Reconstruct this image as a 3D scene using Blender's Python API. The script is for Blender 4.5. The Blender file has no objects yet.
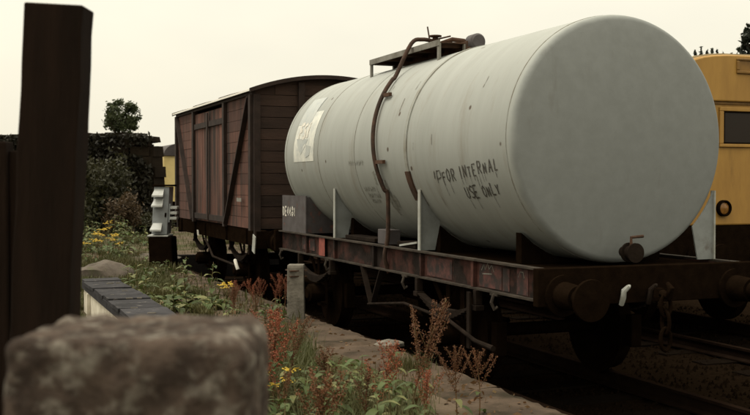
import bpy, math, random
from mathutils import Vector, Matrix, noise
random.seed(7)
S = bpy.context.scene
C = S.collection
# ------------------------------------------------------------------ camera
CZ = 1.92
TH = math.radians(21.7)
FPX = 1041.7
cam_d = bpy.data.cameras.new('camera'); cam = bpy.data.objects.new('camera', cam_d); C.objects.link(cam)
cam_d.sensor_width = 36; cam_d.lens = 50; cam_d.clip_end = 2000; cam_d.clip_start = 0.05
cam.location = (0, 0, CZ)
PITCH = math.radians(1.35)
cam.rotation_euler = (math.radians(90) - PITCH, 0, -TH)
cam_d.dof.use_dof = True; cam_d.dof.focus_distance = 11.0; cam_d.dof.aperture_fstop = 4.6
S.camera = cam
# ------------------------------------------------------------------ sky, sun, exposure
SUN = Vector((-0.36, 0.13, 0.92)).normalized()
w = bpy.data.worlds.new('World'); S.world = w; w.use_nodes = True
nt = w.node_tree; nt.nodes.clear()
sky = nt.nodes.new('ShaderNodeTexSky'); sky.sky_type = 'NISHITA'; sky.sun_disc = False
sky.sun_elevation = math.asin(SUN.z); sky.sun_rotation = math.atan2(SUN.x, SUN.y)
sky.dust_density = 4.0; sky.air_density = 1.5
vm = nt.nodes.new('ShaderNodeVectorMath'); vm.operation = 'SCALE'; vm.inputs['Scale'].default_value = 0.10
mx = nt.nodes.new('ShaderNodeMix'); mx.data_type = 'RGBA'; mx.inputs[0].default_value = 0.90
mx.inputs[7].default_value = (0.99, 0.925, 0.74, 1)      # even cloud cover, cream
bg = nt.nodes.new('ShaderNodeBackground'); bg.inputs[1].default_value = 1.0
wo = nt.nodes.new('ShaderNodeOutputWorld')
nt.links.new(sky.outputs[0], vm.inputs[0]); nt.links.new(vm.outputs[0], mx.inputs[6])
tc = nt.nodes.new('ShaderNodeTexCoord')
cn = nt.nodes.new('ShaderNodeTexNoise'); cn.inputs['Scale'].default_value = 2.1; cn.inputs['Detail'].default_value = 5; cn.inputs['Roughness'].default_value = .5
mpn = nt.nodes.new('ShaderNodeMapping'); mpn.inputs['Scale'].default_value = (1, 1, 2.2); mpn.inputs['Location'].default_value = (.35, 0, 0)
nt.links.new(tc.outputs['Generated'], mpn.inputs[0]); nt.links.new(mpn.outputs[0], cn.inputs[0])
cr_ = nt.nodes.new('ShaderNodeMapRange'); cr_.inputs[1].default_value = .32; cr_.inputs[2].default_value = .68; nt.links.new(cn.outputs[0], cr_.inputs[0])
cc_ = nt.nodes.new('ShaderNodeMix'); cc_.data_type = 'RGBA'; cc_.inputs[6].default_value = (.90,.855,.71,1); cc_.inputs[7].default_value = (1.06,.99,.79,1)
nt.links.new(cr_.outputs[0], cc_.inputs[0]); nt.links.new(cc_.outputs[2], mx.inputs[7])
sz_ = nt.nodes.new('ShaderNodeSeparateXYZ'); nt.links.new(tc.outputs['Generated'], sz_.inputs[0])
up1 = nt.nodes.new('ShaderNodeMath'); up1.operation = 'MAXIMUM'; up1.inputs[1].default_value = 0; nt.links.new(sz_.outputs[2], up1.inputs[0])
up2 = nt.nodes.new('ShaderNodeMath'); up2.operation = 'POWER'; up2.inputs[1].default_value = 1.5; nt.links.new(up1.outputs[0], up2.inputs[0])
up3 = nt.nodes.new('ShaderNodeMath'); up3.operation = 'MULTIPLY_ADD'; up3.inputs[1].default_value = 1.9; up3.inputs[2].default_value = 1.0; nt.links.new(up2.outputs[0], up3.inputs[0])
vs_ = nt.nodes.new('ShaderNodeVectorMath'); vs_.operation = 'SCALE'; nt.links.new(mx.outputs[2], vs_.inputs[0]); nt.links.new(up3.outputs[0], vs_.inputs['Scale'])
nt.links.new(vs_.outputs[0], bg.inputs[0]); nt.links.new(bg.outputs[0], wo.inputs[0])
sd = bpy.data.lights.new('sun', 'SUN'); so = bpy.data.objects.new('sun', sd); C.objects.link(so)
sd.energy = 2.1; sd.angle = math.radians(22); sd.color = (1.0, 0.95, 0.85)
so.rotation_euler = (-SUN).to_track_quat('-Z', 'Y').to_euler(); so.location = (-20, 8, 20)
S.view_settings.view_transform = 'Standard'; S.view_settings.look = 'None'
S.view_settings.exposure = 0.0; S.view_settings.gamma = 1.0; S.view_settings.use_curve_mapping = False

# ------------------------------------------------------------------ helpers
PZ = 0.33                       # top of the loading bank
st, ct = math.sin(TH), math.cos(TH)
def at(px, py, z=None, dep=None):
    """world point seen at photo pixel (px, py), on the height z or at depth dep"""
    k = (183 - py) / FPX
    if dep is None: dep = (z - CZ) / k
    X = (px - 375) / FPX * dep
    return Vector((X * ct + dep * st, -X * st + dep * ct, CZ + k * dep))
ORI = {}
def V(*a): return Vector(a)
class MB:
    def __init__(s): s.v = []; s.f = []; s.sm = []
    def add(s, vs, fs, smooth=False):
        n = len(s.v); s.v += [tuple(v) for v in vs]
        for f in fs: s.f.append(tuple(i + n for i in f)); s.sm.append(smooth)
        return s
    def box(s, x0, x1, y0, y1, z0, z1):
        vs = [(x, y, z) for z in (z0, z1) for y in (y0, y1) for x in (x0, x1)]
        return s.add(vs, [(0,2,3,1),(4,5,7,6),(0,1,5,4),(2,6,7,3),(0,4,6,2),(1,3,7,5)])
    def obox(s, c, ex, ey, ez):
        """oriented box: centre and half-axis vectors"""
        c = Vector(c); vs = [c + i*Vector(ex) + j*Vector(ey) + k*Vector(ez) for k in (-1,1) for j in (-1,1) for i in (-1,1)]
        return s.add(vs, [(0,2,3,1),(4,5,7,6),(0,1,5,4),(2,6,7,3),(0,4,6,2),(1,3,7,5)])
    def bar(s, p0, p1, w, h, up=(0,0,1)):
        p0, p1 = Vector(p0), Vector(p1); d = (p1-p0); L = d.length/2; d.normalize()
        u = Vector(up); r = d.cross(u)
        if r.length < 1e-4: r = d.cross(Vector((1,0,0)))
        r.normalize(); u = r.cross(d).normalized()
        return s.obox((p0+p1)/2, d*L, r*w/2, u*h/2)
    def tube(s, pts, r, n=8, cap=True):
        pts = [Vector(p) for p in pts]; m = len(pts)
        rs = r if isinstance(r, (list, tuple)) else [r]*m
        ref = None; vs = []
        for i, p in enumerate(pts):
            t = (pts[min(i+1, m-1)] - pts[max(i-1, 0)]).normalized()
            if ref is None:
                ref = t.cross(Vector((0,0,1)))
                if ref.length < .1: ref = t.cross(Vector((1,0,0)))
            a = (ref - t*ref.dot(t)).normalized(); b = t.cross(a); ref = a
            for k in range(n):
                q = 2*math.pi*k/n; vs.append(p + (a*math.cos(q) + b*math.sin(q))*rs[i])
        fs = [(i*n+k, i*n+(k+1)%n, (i+1)*n+(k+1)%n, (i+1)*n+k) for i in range(m-1) for k in range(n)]
        s.add(vs, fs, True)
        if cap:
            o = len(s.v) - m*n
            s.f.append(tuple(o+k for k in reversed(range(n)))); s.sm.append(False)
            s.f.append(tuple(o+(m-1)*n+k for k in range(n))); s.sm.append(False)
        return s
    def lathe(s, prof, c, axis='y', n=48, smooth=True):
        """profile of (along, radius) round an axis through c"""
        c = Vector(c); ax = {'x': (V(1,0,0), V(0,1,0), V(0,0,1)), 'y': (V(0,1,0), V(0,0,1), V(1,0,0)), 'z': (V(0,0,1), V(1,0,0), V(0,1,0))}[axis]
        vs = []; m = len(prof)
        for (t, r) in prof:
            for k in range(n):
                q = 2*math.pi*k/n; vs.append(c + ax[0]*t + (ax[1]*math.cos(q) + ax[2]*math.sin(q))*r)
        fs = [(i*n+k, i*n+(k+1)%n, (i+1)*n+(k+1)%n, (i+1)*n+k) for i in range(m-1) for k in range(n)]
        return s.add(vs, fs, smooth)
    def prism(s, poly, d0, d1, plane='xz'):
        """polygon of 2-D points extruded along the third axis from d0 to d1"""
        def P(p, d):
            return {'xz': (p[0], d, p[1]), 'yz': (d, p[0], p[1]), 'xy': (p[0], p[1], d)}[plane]
        n = len(poly); vs = [P(p, d0) for p in poly] + [P(p, d1) for p in poly]
        fs = [tuple(range(n)), tuple(reversed(range(n, 2*n)))] + [(i, n+i, n+(i+1)%n, (i+1)%n) for i in range(n)]
        return s.add(vs, fs)
    def mesh(s, name, mat, off=None):
        me = bpy.data.meshes.new(name)
        vs = s.v if off is None else [(v[0]-off[0], v[1]-off[1], v[2]-off[2]) for v in s.v]
        me.from_pydata(vs, [], s.f); me.polygons.foreach_set('use_smooth', s.sm)
        if mat: me.materials.append(mat)
        me.update(); return me
    def build(s, name, mat, parent=None, bevel=0, fix=True):
        off = ORI.get(parent, Vector((0,0,0))) if parent else None
        me = s.mesh(name, mat, off)
        if fix:
            import bmesh
            bm = bmesh.new(); bm.from_mesh(me); bmesh.ops.recalc_face_normals(bm, faces=bm.faces); bm.to_mesh(me); bm.free()
            if any(s.sm): me.set_sharp_from_angle(angle=math.radians(38))
        o = bpy.data.objects.new(name, me); C.objects.link(o)
        if parent: o.parent = parent; ORI[o] = off
        if bevel:
            b = o.modifiers.new('bevel', 'BEVEL'); b.width = bevel; b.segments = 2; b.limit_method = 'ANGLE'
        return o
def tag(o, label=None, cat=None, group=None, kind=None):
    if label: o['label'] = label
    if cat: o['category'] = cat
    if group: o['group'] = group
    if kind: o['kind'] = kind
    return o
def thing(name, label, cat, loc=(0,0,0), group=None):
    o = bpy.data.objects.new(name, None); C.objects.link(o); o.location = loc; o.empty_display_size = .2
    ORI[o] = Vector(loc); return tag(o, label, cat, group)
def piece(name, me, parent, loc, scale=(1,1,1), rot=(0,0,0)):
    o = bpy.data.objects.new(name, me); C.objects.link(o); o.parent = parent
    o.location = Vector(loc) - ORI[parent]; o.scale = scale; o.rotation_euler = rot; ORI[o] = ORI[parent]; return o
def copy_tree(o, parent=None):
    c = o.copy(); C.objects.link(c); c.parent = parent
    for ch in [k for k in o.children]: copy_tree(ch, c)
    return c

# ------------------------------------------------------------------ materials
def mat(name, c1, c2=None, scale=4.0, rough=.85, bump=.0, bscale=None, metal=0.0, stretch=(1,1,1), lo=.35, hi=.65,
        c3=None, s3=1.5, lo3=.55, hi3=.7, st3=(1,1,1), rnd=0.0, detail=8, spec=.3, spots=None):
    m = bpy.data.materials.new(name); m.use_nodes = True; n = m.node_tree.nodes; l = m.node_tree.links
    b = n['Principled BSDF']; b.inputs['Roughness'].default_value = rough; b.inputs['Metallic'].default_value = metal
    b.inputs['Specular IOR Level'].default_value = spec
    geo = n.new('ShaderNodeNewGeometry')
    def nz(sc, stv, det=detail):
        mp = n.new('ShaderNodeMapping'); mp.inputs['Scale'].default_value = stv; l.new(geo.outputs['Position'], mp.inputs[0])
        t = n.new('ShaderNodeTexNoise'); t.inputs['Scale'].default_value = sc; t.inputs['Detail'].default_value = det
        t.inputs['Roughness'].default_value = .62; l.new(mp.outputs[0], t.inputs[0]); return t
    def ramp(sock, a, bb):
        r = n.new('ShaderNodeMapRange'); r.inputs[1].default_value = a; r.inputs[2].default_value = bb; r.clamp = True
        l.new(sock, r.inputs[0]); return r.outputs[0]
    def mixc(fac, A, B):
        x = n.new('ShaderNodeMix'); x.data_type = 'RGBA'; l.new(fac, x.inputs[0])
        for i, q in ((6, A), (7, B)):
            if isinstance(q, tuple): x.inputs[i].default_value = (*q, 1)
            else: l.new(q, x.inputs[i])
        return x.outputs[2]
    col = c1
    if c2:
        t = nz(scale, stretch); col = mixc(ramp(t.outputs[0], lo, hi), c1, c2)
        if rough < .95:
            rr = n.new('ShaderNodeMapRange'); rr.inputs[3].default_value = rough-.1; rr.inputs[4].default_value = min(1, rough+.15); l.new(t.outputs[0], rr.inputs[0]); l.new(rr.outputs[0], b.inputs['Roughness'])
    if c3:
        t3 = nz(s3, st3); col = mixc(ramp(t3.outputs[0], lo3, hi3), col, c3)
    if spots:
        v = n.new('ShaderNodeTexVoronoi'); v.inputs['Scale'].default_value = spots[1]; l.new(geo.outputs['Position'], v.inputs[0])
        sp = n.new('ShaderNodeMapRange'); sp.inputs[1].default_value = spots[2]; sp.inputs[2].default_value = spots[2]*.6; sp.clamp = True
        l.new(v.outputs['Distance'], sp.inputs[0])
        # only a share of the cells carries a mark
        th = n.new('ShaderNodeMath'); th.operation = 'GREATER_THAN'; th.inputs[1].default_value = spots[3]
        sx = n.new('ShaderNodeSeparateColor'); l.new(v.outputs['Color'], sx.inputs[0]); l.new(sx.outputs[0], th.inputs[0])
        mu = n.new('ShaderNodeMath'); mu.operation = 'MULTIPLY'; l.new(sp.outputs[0], mu.inputs[0]); l.new(th.outputs[0], mu.inputs[1])
        col = mixc(mu.outputs[0], col, spots[0])
    if rnd:
        oi = n.new('ShaderNodeObjectInfo'); hs = n.new('ShaderNodeHueSaturation')
        r = n.new('ShaderNodeMapRange'); r.inputs[3].default_value = 1-rnd; r.inputs[4].default_value = 1+rnd
        l.new(oi.outputs['Random'], r.inputs[0]); l.new(r.outputs[0], hs.inputs['Value'])
        if isinstance(col, tuple): hs.inputs['Color'].default_value = (*col, 1)
        else: l.new(col, hs.inputs['Color'])
        col = hs.outputs[0]
    if isinstance(col, tuple): b.inputs['Base Color'].default_value = (*col, 1)
    else: l.new(col, b.inputs['Base Color'])
    if bump:
        tb = nz(bscale or scale*3, stretch); bp = n.new('ShaderNodeBump'); bp.inputs['Strength'].default_value = bump; bp.inputs['Distance'].default_value = .02
        l.new(tb.outputs[0], bp.inputs['Height']); l.new(bp.outputs[0], b.inputs['Normal'])
    return m
def leafmat(name, c1, c2, scale=9, rough=.6):
    m = mat(name, c1, c2, scale=scale, rough=rough, rnd=.25, lo=.3, hi=.7, spec=.25)
    n = m.node_tree.nodes; l = m.node_tree.links; b = n['Principled BSDF']
    tr = n.new('ShaderNodeBsdfTranslucent'); ad = n.new('ShaderNodeMixShader'); ad.inputs[0].default_value = .25
    src = b.inputs['Base Color'].links[0].from_socket; l.new(src, tr.inputs[0])
    l.new(b.outputs[0], ad.inputs[1]); l.new(tr.outputs[0], ad.inputs[2]); l.new(ad.outputs[0], n['Material Output'].inputs[0])
    return m
M = {}
M['tank'] = mat('tank_paint', (.282,.290,.266), (.245,.252,.229), scale=1.3, rough=.62, bump=.06, bscale=6, stretch=(1,3.0,.5), lo=.35, hi=.75,
                c3=(.17,.145,.11), s3=2.0, lo3=.54, hi3=.90, st3=(1,2.2,.5), spots=((.07,.05,.035), 3.4, .105, .62))
M['tank_end'] = mat('tank_end_paint_shaded', (.190,.199,.189), (.172,.180,.170), scale=9, rough=.75, bump=.18, bscale=3, c3=(.12,.112,.095), s3=2.5, lo3=.60, hi3=.9,
                st3=(2.0,1,.5), spots=((.03,.025,.02), 2.6, .035, .82))  # greyer paint than the barrel, with the near end's shade put into it
def head_blend():  # fades the shaded end colour back to barrel paint at the rim
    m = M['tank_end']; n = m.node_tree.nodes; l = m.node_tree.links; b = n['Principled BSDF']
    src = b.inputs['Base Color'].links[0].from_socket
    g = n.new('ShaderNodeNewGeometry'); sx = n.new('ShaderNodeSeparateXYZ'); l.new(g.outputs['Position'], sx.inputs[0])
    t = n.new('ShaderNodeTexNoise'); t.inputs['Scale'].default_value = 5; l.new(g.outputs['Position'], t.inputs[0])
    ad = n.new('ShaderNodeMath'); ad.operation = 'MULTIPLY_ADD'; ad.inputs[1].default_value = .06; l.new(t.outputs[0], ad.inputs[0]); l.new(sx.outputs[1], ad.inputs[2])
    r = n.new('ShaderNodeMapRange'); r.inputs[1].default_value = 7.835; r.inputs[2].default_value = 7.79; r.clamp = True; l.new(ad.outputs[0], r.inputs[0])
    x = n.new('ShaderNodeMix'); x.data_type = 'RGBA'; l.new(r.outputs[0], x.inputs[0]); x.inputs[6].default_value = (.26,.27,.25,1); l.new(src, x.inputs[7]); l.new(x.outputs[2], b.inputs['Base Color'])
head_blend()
M['seam'] = mat('seam_paint', (.25,.26,.235), (.15,.135,.105), scale=5, rough=.7)
M['strap'] = mat('strap_paint', (.275,.285,.26), (.18,.165,.13), scale=3, rough=.7)
M['rust'] = mat('rust', (.075,.035,.018), (.03,.017,.01), scale=8, rough=.9, bump=.3)
M['hose'] = mat('hose_rust', (.060,.029,.017), (.022,.014,.009), scale=7, rough=.85, bump=.3, bscale=40)
M['galv'] = mat('weathered_steel', (.20,.19,.165), (.11,.10,.08), scale=6, rough=.65, c3=(.08,.05,.03), s3=4, lo3=.6, hi3=.75)
M['gusset'] = mat('gusset_paint_shaded', (.20,.21,.20), (.14,.145,.135), scale=5, rough=.7, c3=(.07,.05,.035), s3=4, lo3=.6, hi3=.8)  # darker than its flange; the plate's shade is in this colour
M['flange'] = mat('flange_paint', (.33,.335,.31), (.24,.235,.20), scale=8, rough=.65)  # paler than the gusset plate; side light on the outer edge is put in
M['panel'] = mat('panel_paint', (.075,.066,.066), (.05,.042,.04), scale=5, rough=.75, c3=(.13,.05,.035), s3=5, lo3=.62, hi3=.7)
M['nearblack'] = mat('nearblack_steel', (.0095,.0056,.0032), (.006,.0036,.0021), scale=9, rough=1, bump=.3, spec=.0)  # sooty underframe steel, with the shade beneath put into its near-black
M['solebar'] = mat('solebar_steel', (.021,.0145,.012), (.010,.007,.005), scale=6, rough=.9, bump=.3, spec=.1, c3=(.075,.031,.024), s3=3.2, lo3=.47, hi3=.68)
M['gear'] = mat('oily_gear', (.018,.0125,.009), (.009,.006,.0042), scale=6, rough=.95, bump=.3, spec=.05)
M['flangetop'] = mat('pale_flange', (.05,.04,.03), (.02,.015,.011), scale=6, rough=.85, bump=.2, spec=.15)  # paler than the web; the light along the flange is put in here
M['pink'] = mat('red_patch', (.10,.036,.030), (.04,.018,.014), scale=9, rough=.8, c3=(.02,.014,.012), s3=7, lo3=.44, hi3=.58)
M['redpatch'] = mat('bright_red_patch', (.25,.06,.042), (.14,.04,.03), scale=12, rough=.8)
M['white'] = mat('white_paint', (.62,.59,.52), (.45,.42,.36), scale=20, rough=.7)
M['letter'] = mat('black_brush_paint', (.030,.025,.020), (.085,.078,.066), scale=25, rough=.6)
M['faint'] = mat('worn_lettering', (.15,.14,.115), (.25,.255,.225), scale=30, rough=.7)
M['poster'] = mat('faded_panel', (.60,.59,.52), (.42,.43,.40), scale=7, rough=.7)
M['postergrey'] = mat('faded_panel_grey', (.33,.35,.34), (.40,.41,.38), scale=8, rough=.7)
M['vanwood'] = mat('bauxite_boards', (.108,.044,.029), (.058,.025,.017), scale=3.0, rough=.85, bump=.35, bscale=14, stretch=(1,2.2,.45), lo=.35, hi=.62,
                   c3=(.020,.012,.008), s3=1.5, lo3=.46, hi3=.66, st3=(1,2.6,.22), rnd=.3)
M['vanend'] = mat('end_boards_shaded', (.038,.020,.013), (.020,.0115,.0075), scale=2.2, rough=.9, bump=.35, bscale=14, stretch=(.5,1,2), rnd=.25)  # darker copy of the side boards; the end's shade is in the colour
M['vaniron'] = mat('van_ironwork', (.026,.0145,.010), (.013,.0075,.0052), scale=5, rough=.85, bump=.2)
M['vanroof'] = mat('roof_sheet', (.78,.76,.68), (.66,.63,.55), scale=1.5, rough=.45, c3=(.12,.10,.075), s3=.9, lo3=.60, hi3=.66)
M['ballast'] = mat('shaded_ballast', (.0105,.0065,.0038), (.006,.0038,.0022), scale=22, rough=1, bump=1.0, bscale=30, spec=.0)  # blackened ballast; shade around the wagons is put into the colour
M['bank'] = mat('bank_soil', (.095,.070,.049), (.055,.042,.029), scale=1.8, rough=.95, bump=.7, bscale=18, c3=(.036,.040,.014), s3=.9, lo3=.47, hi3=.62, spec=.05)
M['coping'] = mat('dirty_coping', (.088,.062,.043), (.046,.033,.023), scale=2.6, rough=.95, bump=.6, bscale=22, c3=(.026,.020,.012), s3=2.4, lo3=.48, hi3=.64, rnd=.1, spec=.1)
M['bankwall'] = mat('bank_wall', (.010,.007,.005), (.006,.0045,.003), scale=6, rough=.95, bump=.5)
M['stone'] = mat('lichen_stone', (.080,.058,.044), (.036,.026,.020), scale=18, rough=.95, bump=.9, bscale=40, lo=.38, hi=.60, c3=(.20,.178,.145), s3=24, lo3=.50, hi3=.68, spec=.1)
M['post'] = mat('tarred_timber', (.015,.009,.006), (.009,.0058,.004), scale=3, rough=.95, bump=.5, bscale=18, stretch=(4,4,.5), spec=.05)
M['concrete'] = mat('old_concrete', (.18,.16,.13), (.10,.088,.07), scale=8, rough=.95, bump=.5, bscale=30, c3=(.05,.045,.035), s3=6, lo3=.58, hi3=.7)
M['cream'] = mat('cream_paint', (.62,.57,.46), (.42,.37,.28), scale=5, rough=.7, c3=(.12,.09,.06), s3=6, lo3=.62, hi3=.75)
M['slate'] = mat('slate_boards', (.034,.032,.034), (.020,.019,.020), scale=6, rough=.85, spec=.1, bump=.4, c3=(.18,.16,.14), s3=9, lo3=.62, hi3=.72, rnd=.25)
M['cabinet'] = mat('cabinet_grey', (.26,.28,.285), (.19,.20,.20), scale=6, rough=.6, c3=(.10,.08,.06), s3=5, lo3=.64, hi3=.8)
M['cabwhite'] = mat('cabinet_hood', (.42,.43,.41), (.33,.33,.30), scale=6, rough=.6)
M['yellow'] = mat('loco_yellow', (.37,.205,.045), (.28,.15,.035), scale=2.0, rough=.55, stretch=(2,1,.6), c3=(.16,.085,.02), s3=2.5, lo3=.60, hi3=.85, st3=(3,1,.5))
M['yellowdirty'] = mat('loco_yellow_dirty', (.22,.115,.025), (.13,.07,.02), scale=5, rough=.6)
M['roofgrey'] = mat('loco_roof', (.40,.33,.20), (.3,.24,.14), scale=4, rough=.8)
M['locoside'] = mat('loco_side', (.02,.035,.08), (.015,.025,.05), scale=3, rough=.5)
M['glass'] = mat('cab_glass', (.020,.014,.010), None, rough=.2, spec=.15)
M['lens'] = mat('lamp_lens', (.30,.13,.03), (.16,.08,.02), scale=30, rough=.2)
M['cyellow'] = mat('coach_yellow', (.60,.47,.20), (.5,.38,.15), scale=2, rough=.6)
M['dkroof'] = mat('coach_roof', (.06,.05,.05), (.04,.033,.03), scale=2, rough=.8)
M['rail'] = mat('rail_steel', (.014,.0085,.0055), (.009,.0055,.004), scale=8, rough=1, spec=.0)
M['sleeper'] = mat('sleeper_wood', (.008,.0057,.004), (.006,.0042,.003), scale=7, rough=1, bump=.4, spec=.0)
M['wall'] = mat('blackened_masonry', (.020,.0145,.0095), (.012,.0088,.006), scale=1.8, rough=.98, bump=.8, bscale=5, rnd=.15, spec=.03)
M['rock'] = mat('rock', (.10,.080,.062), (.055,.044,.033), scale=4, rough=.95, bump=.7, bscale=12, c3=(.06,.06,.03), s3=3, lo3=.55, hi3=.7)
M['bark'] = mat('bark', (.05,.035,.024), (.03,.02,.014), scale=7, rough=.95, bump=.5)
M['grass'] = leafmat('grass', (.052,.060,.017), (.088,.074,.028), scale=1.0)
M['leaf'] = leafmat('weed_leaf', (.038,.066,.016), (.080,.092,.028), scale=6)
M['leafpale'] = leafmat('pale_leaf', (.115,.125,.042), (.17,.16,.062), scale=6)
M['leafbrown'] = leafmat('withered_leaf', (.13,.085,.035), (.11,.05,.022), scale=6)
M['dockstem'] = mat('dock_stem', (.13,.055,.025), (.10,.075,.03), scale=8, rough=.8)
M['dockseed'] = leafmat('dock_seed', (.15,.058,.022), (.085,.036,.015), scale=14)
M['dockred'] = leafmat('dock_seed_red', (.24,.062,.028), (.14,.045,.02), scale=14)
M['ragstem'] = mat('ragwort_stem', (.09,.085,.03), (.10,.06,.025), scale=8, rough=.8)
M['ragflower'] = mat('ragwort_flower', (.52,.36,.04), (.34,.21,.025), scale=30, rough=.7, lo=.4, hi=.7)
M['treeleaf'] = leafmat('tree_leaf', (.055,.065,.026), (.030,.038,.015), scale=1.2)
M['darkleaf'] = leafmat('ivy_leaf', (.020,.0175,.009), (.012,.010,.0055), scale=1.0)
M['shrubleaf'] = leafmat('shrub_leaf', (.038,.038,.014), (.026,.023,.010), scale=1.0)
M['shrubbrown'] = leafmat('shrub_brown_leaf', (.075,.048,.024), (.045,.030,.014), scale=1.5)
M['conifer'] = leafmat('conifer_needles', (.030,.036,.022), (.022,.024,.015), scale=1.0)

# ------------------------------------------------------------------ setting: ground, bank, track
EDGE = 3.9
def gh(x, y):
    return PZ + .035*noise.noise(Vector((x*.6, y*.6, 3))) + .012*noise.noise(Vector((x*3, y*3, 9)))
g = MB(); g.add([(-600,-300,-.25),(900,-300,-.25),(900,1200,-.25),(-600,1200,-.25)], [(0,1,2,3)])
tag(g.build('ground', M['ballast']), kind='structure')
def sheet(x0, x1, y0, y1, nx, ny, fn):
    m = MB(); vs = [(x0+(x1-x0)*i/nx, y0+(y1-y0)*j/ny) for j in range(ny+1) for i in range(nx+1)]
    m.add([(x, y, fn(x, y)) for x, y in vs], [(j*(nx+1)+i, j*(nx+1)+i+1, (j+1)*(nx+1)+i+1, (j+1)*(nx+1)+i) for j in range(ny) for i in range(nx)], True)
    return m
bank = sheet(-8, 3.28, -6, 23, 120, 220, gh)
bank.add(sheet(-8, 7.2, 23, 46, 60, 70, gh).v, sheet(-8, 7.2, 23, 46, 60, 70, gh).f, True)
bank.box(-300, -7.9, -50, 400, -.24, PZ-.05).box(-8.1, 7.2, 45.9, 400, -.24, PZ-.05).box(3.0, 7.2, 23.0, 46, -.24, PZ-.06).box(-8, 3.27, -50, -5.9, -.24, PZ-.05)
bank_o = tag(bank.build('bank', M['bank'], fix=False), kind='structure'); ORI[bank_o] = V(0,0,0)
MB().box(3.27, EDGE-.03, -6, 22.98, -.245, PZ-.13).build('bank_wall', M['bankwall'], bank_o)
MB().box(3.91, 7.19, 22.9, 22.99, -.245, PZ+.0).build('bank_wall', M['bankwall'], bank_o)  # black facing paints the shade under the van onto the bank's end
# coping slabs along the edge
y = -2.0
while y < 22.5:
    L = random.uniform(1.0, 1.5)
    L = min(L, 22.95-y)
    cs = MB(); nx_, ny_ = 7, 14; sd_ = random.uniform(0, 50); gv = []
    for j in range(ny_+1):
        for i in range(nx_+1):
            u, v = i/nx_-.5, j/ny_-.5; e = max(abs(u), abs(v)) > .499
            ch = noise.noise(V(u*9+sd_, v*L*7, 1))
            gv.append((u-(.045*max(0, ch) if u > .49 else 0), v, .5 - (.12+.25*abs(ch) if e else 0) + .07*noise.noise(V(u*4+sd_, v*L*5, 3))))
    nb_ = len(gv); gv += [(x_, y_, -.5) for x_, y_, _ in gv]
    gf = [(j*(nx_+1)+i, j*(nx_+1)+i+1, (j+1)*(nx_+1)+i+1, (j+1)*(nx_+1)+i) for j in range(ny_) for i in range(nx_)]
    rim = [i for i in range(nx_+1)] + [j*(nx_+1)+nx_ for j in range(1, ny_+1)] + [ny_*(nx_+1)+i for i in range(nx_-1, -1, -1)] + [j*(nx_+1) for j in range(ny_-1, 0, -1)]
    gf += [(rim[k], rim[k]+nb_, rim[(k+1)%len(rim)]+nb_, rim[(k+1)%len(rim)]) for k in range(len(rim))]
    cs.add(gv, gf, False); cme = cs.mesh('coping_slab', M['coping'])
    o = piece('coping_slab', cme, bank_o, ((3.26+EDGE)/2 + random.uniform(-.012,.012), y+L/2, PZ-.065+random.uniform(-.008,.008)), (.66, L-.018, .13),
          (random.uniform(-.006,.006), random.uniform(-.01,.01), random.uniform(-.006,.006)))
    y += L
TA, LA = 5.43, 9.2
bb = sheet(3.88, 11.6, -6, 22.89, 80, 200, lambda x, y: -.178+.02*noise.noise(V(x*2, y*2, 0))+.012*noise.noise(V(x*7, y*7, 2)))
tag(bb.build('ballast_bed', M['ballast'], fix=False), kind='structure')
def track(ac, y0, y1, nsl):
    r = thing('railway_track', None, None, (ac, y0, -.2)); r['kind'] = 'structure'
    for s_ in (-1, 1):
        x = ac + s_*.7525; m = MB()
        m.prism([(x-.07,-.155),(x+.07,-.155),(x+.07,-.14),(x+.01,-.12),(x+.01,-.035),(x+.035,-.03),(x+.035,-.003),(x-.035,-.003),(x-.035,-.03),(x-.01,-.035),(x-.01,-.12),(x-.07,-.14)], y0, y1)
        m.build('rail', M['rail'], r)
    sm = MB().box(-1.3,1.3,-.125,.125,-.1,.0).mesh('sleeper', M['sleeper'])
    for i in range(nsl): piece('sleeper', sm, r, (ac+random.uniform(-.03,.03), y0+.3+i*.72, -.16))
track(TA, 1.0, 22.8, 30); track(LA, 3.0, 60, 40)
# loose stones of the track bed
gm = MB()
for i in range(14000):
    x = random.uniform(3.95, 11.5); y = 4 + 16*random.random()**1.4; s_ = random.uniform(.015,.04); q = random.random()*6.28
    vs = [(x+s_*math.cos(q+k*2.1)*random.uniform(.7,1.3), y+s_*math.sin(q+k*2.1)*random.uniform(.7,1.3), -.19) for k in range(3)] + [(x, y, -.175+s_*random.uniform(.6,1.2))]
    gm.add(vs, [(0,1,3),(1,2,3),(2,0,3)])
tag(gm.build('ballast_stones', M['ballast'], fix=False), 'black ballast stones between the rails, shade in their colour', 'ballast', kind='stuff')

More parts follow.
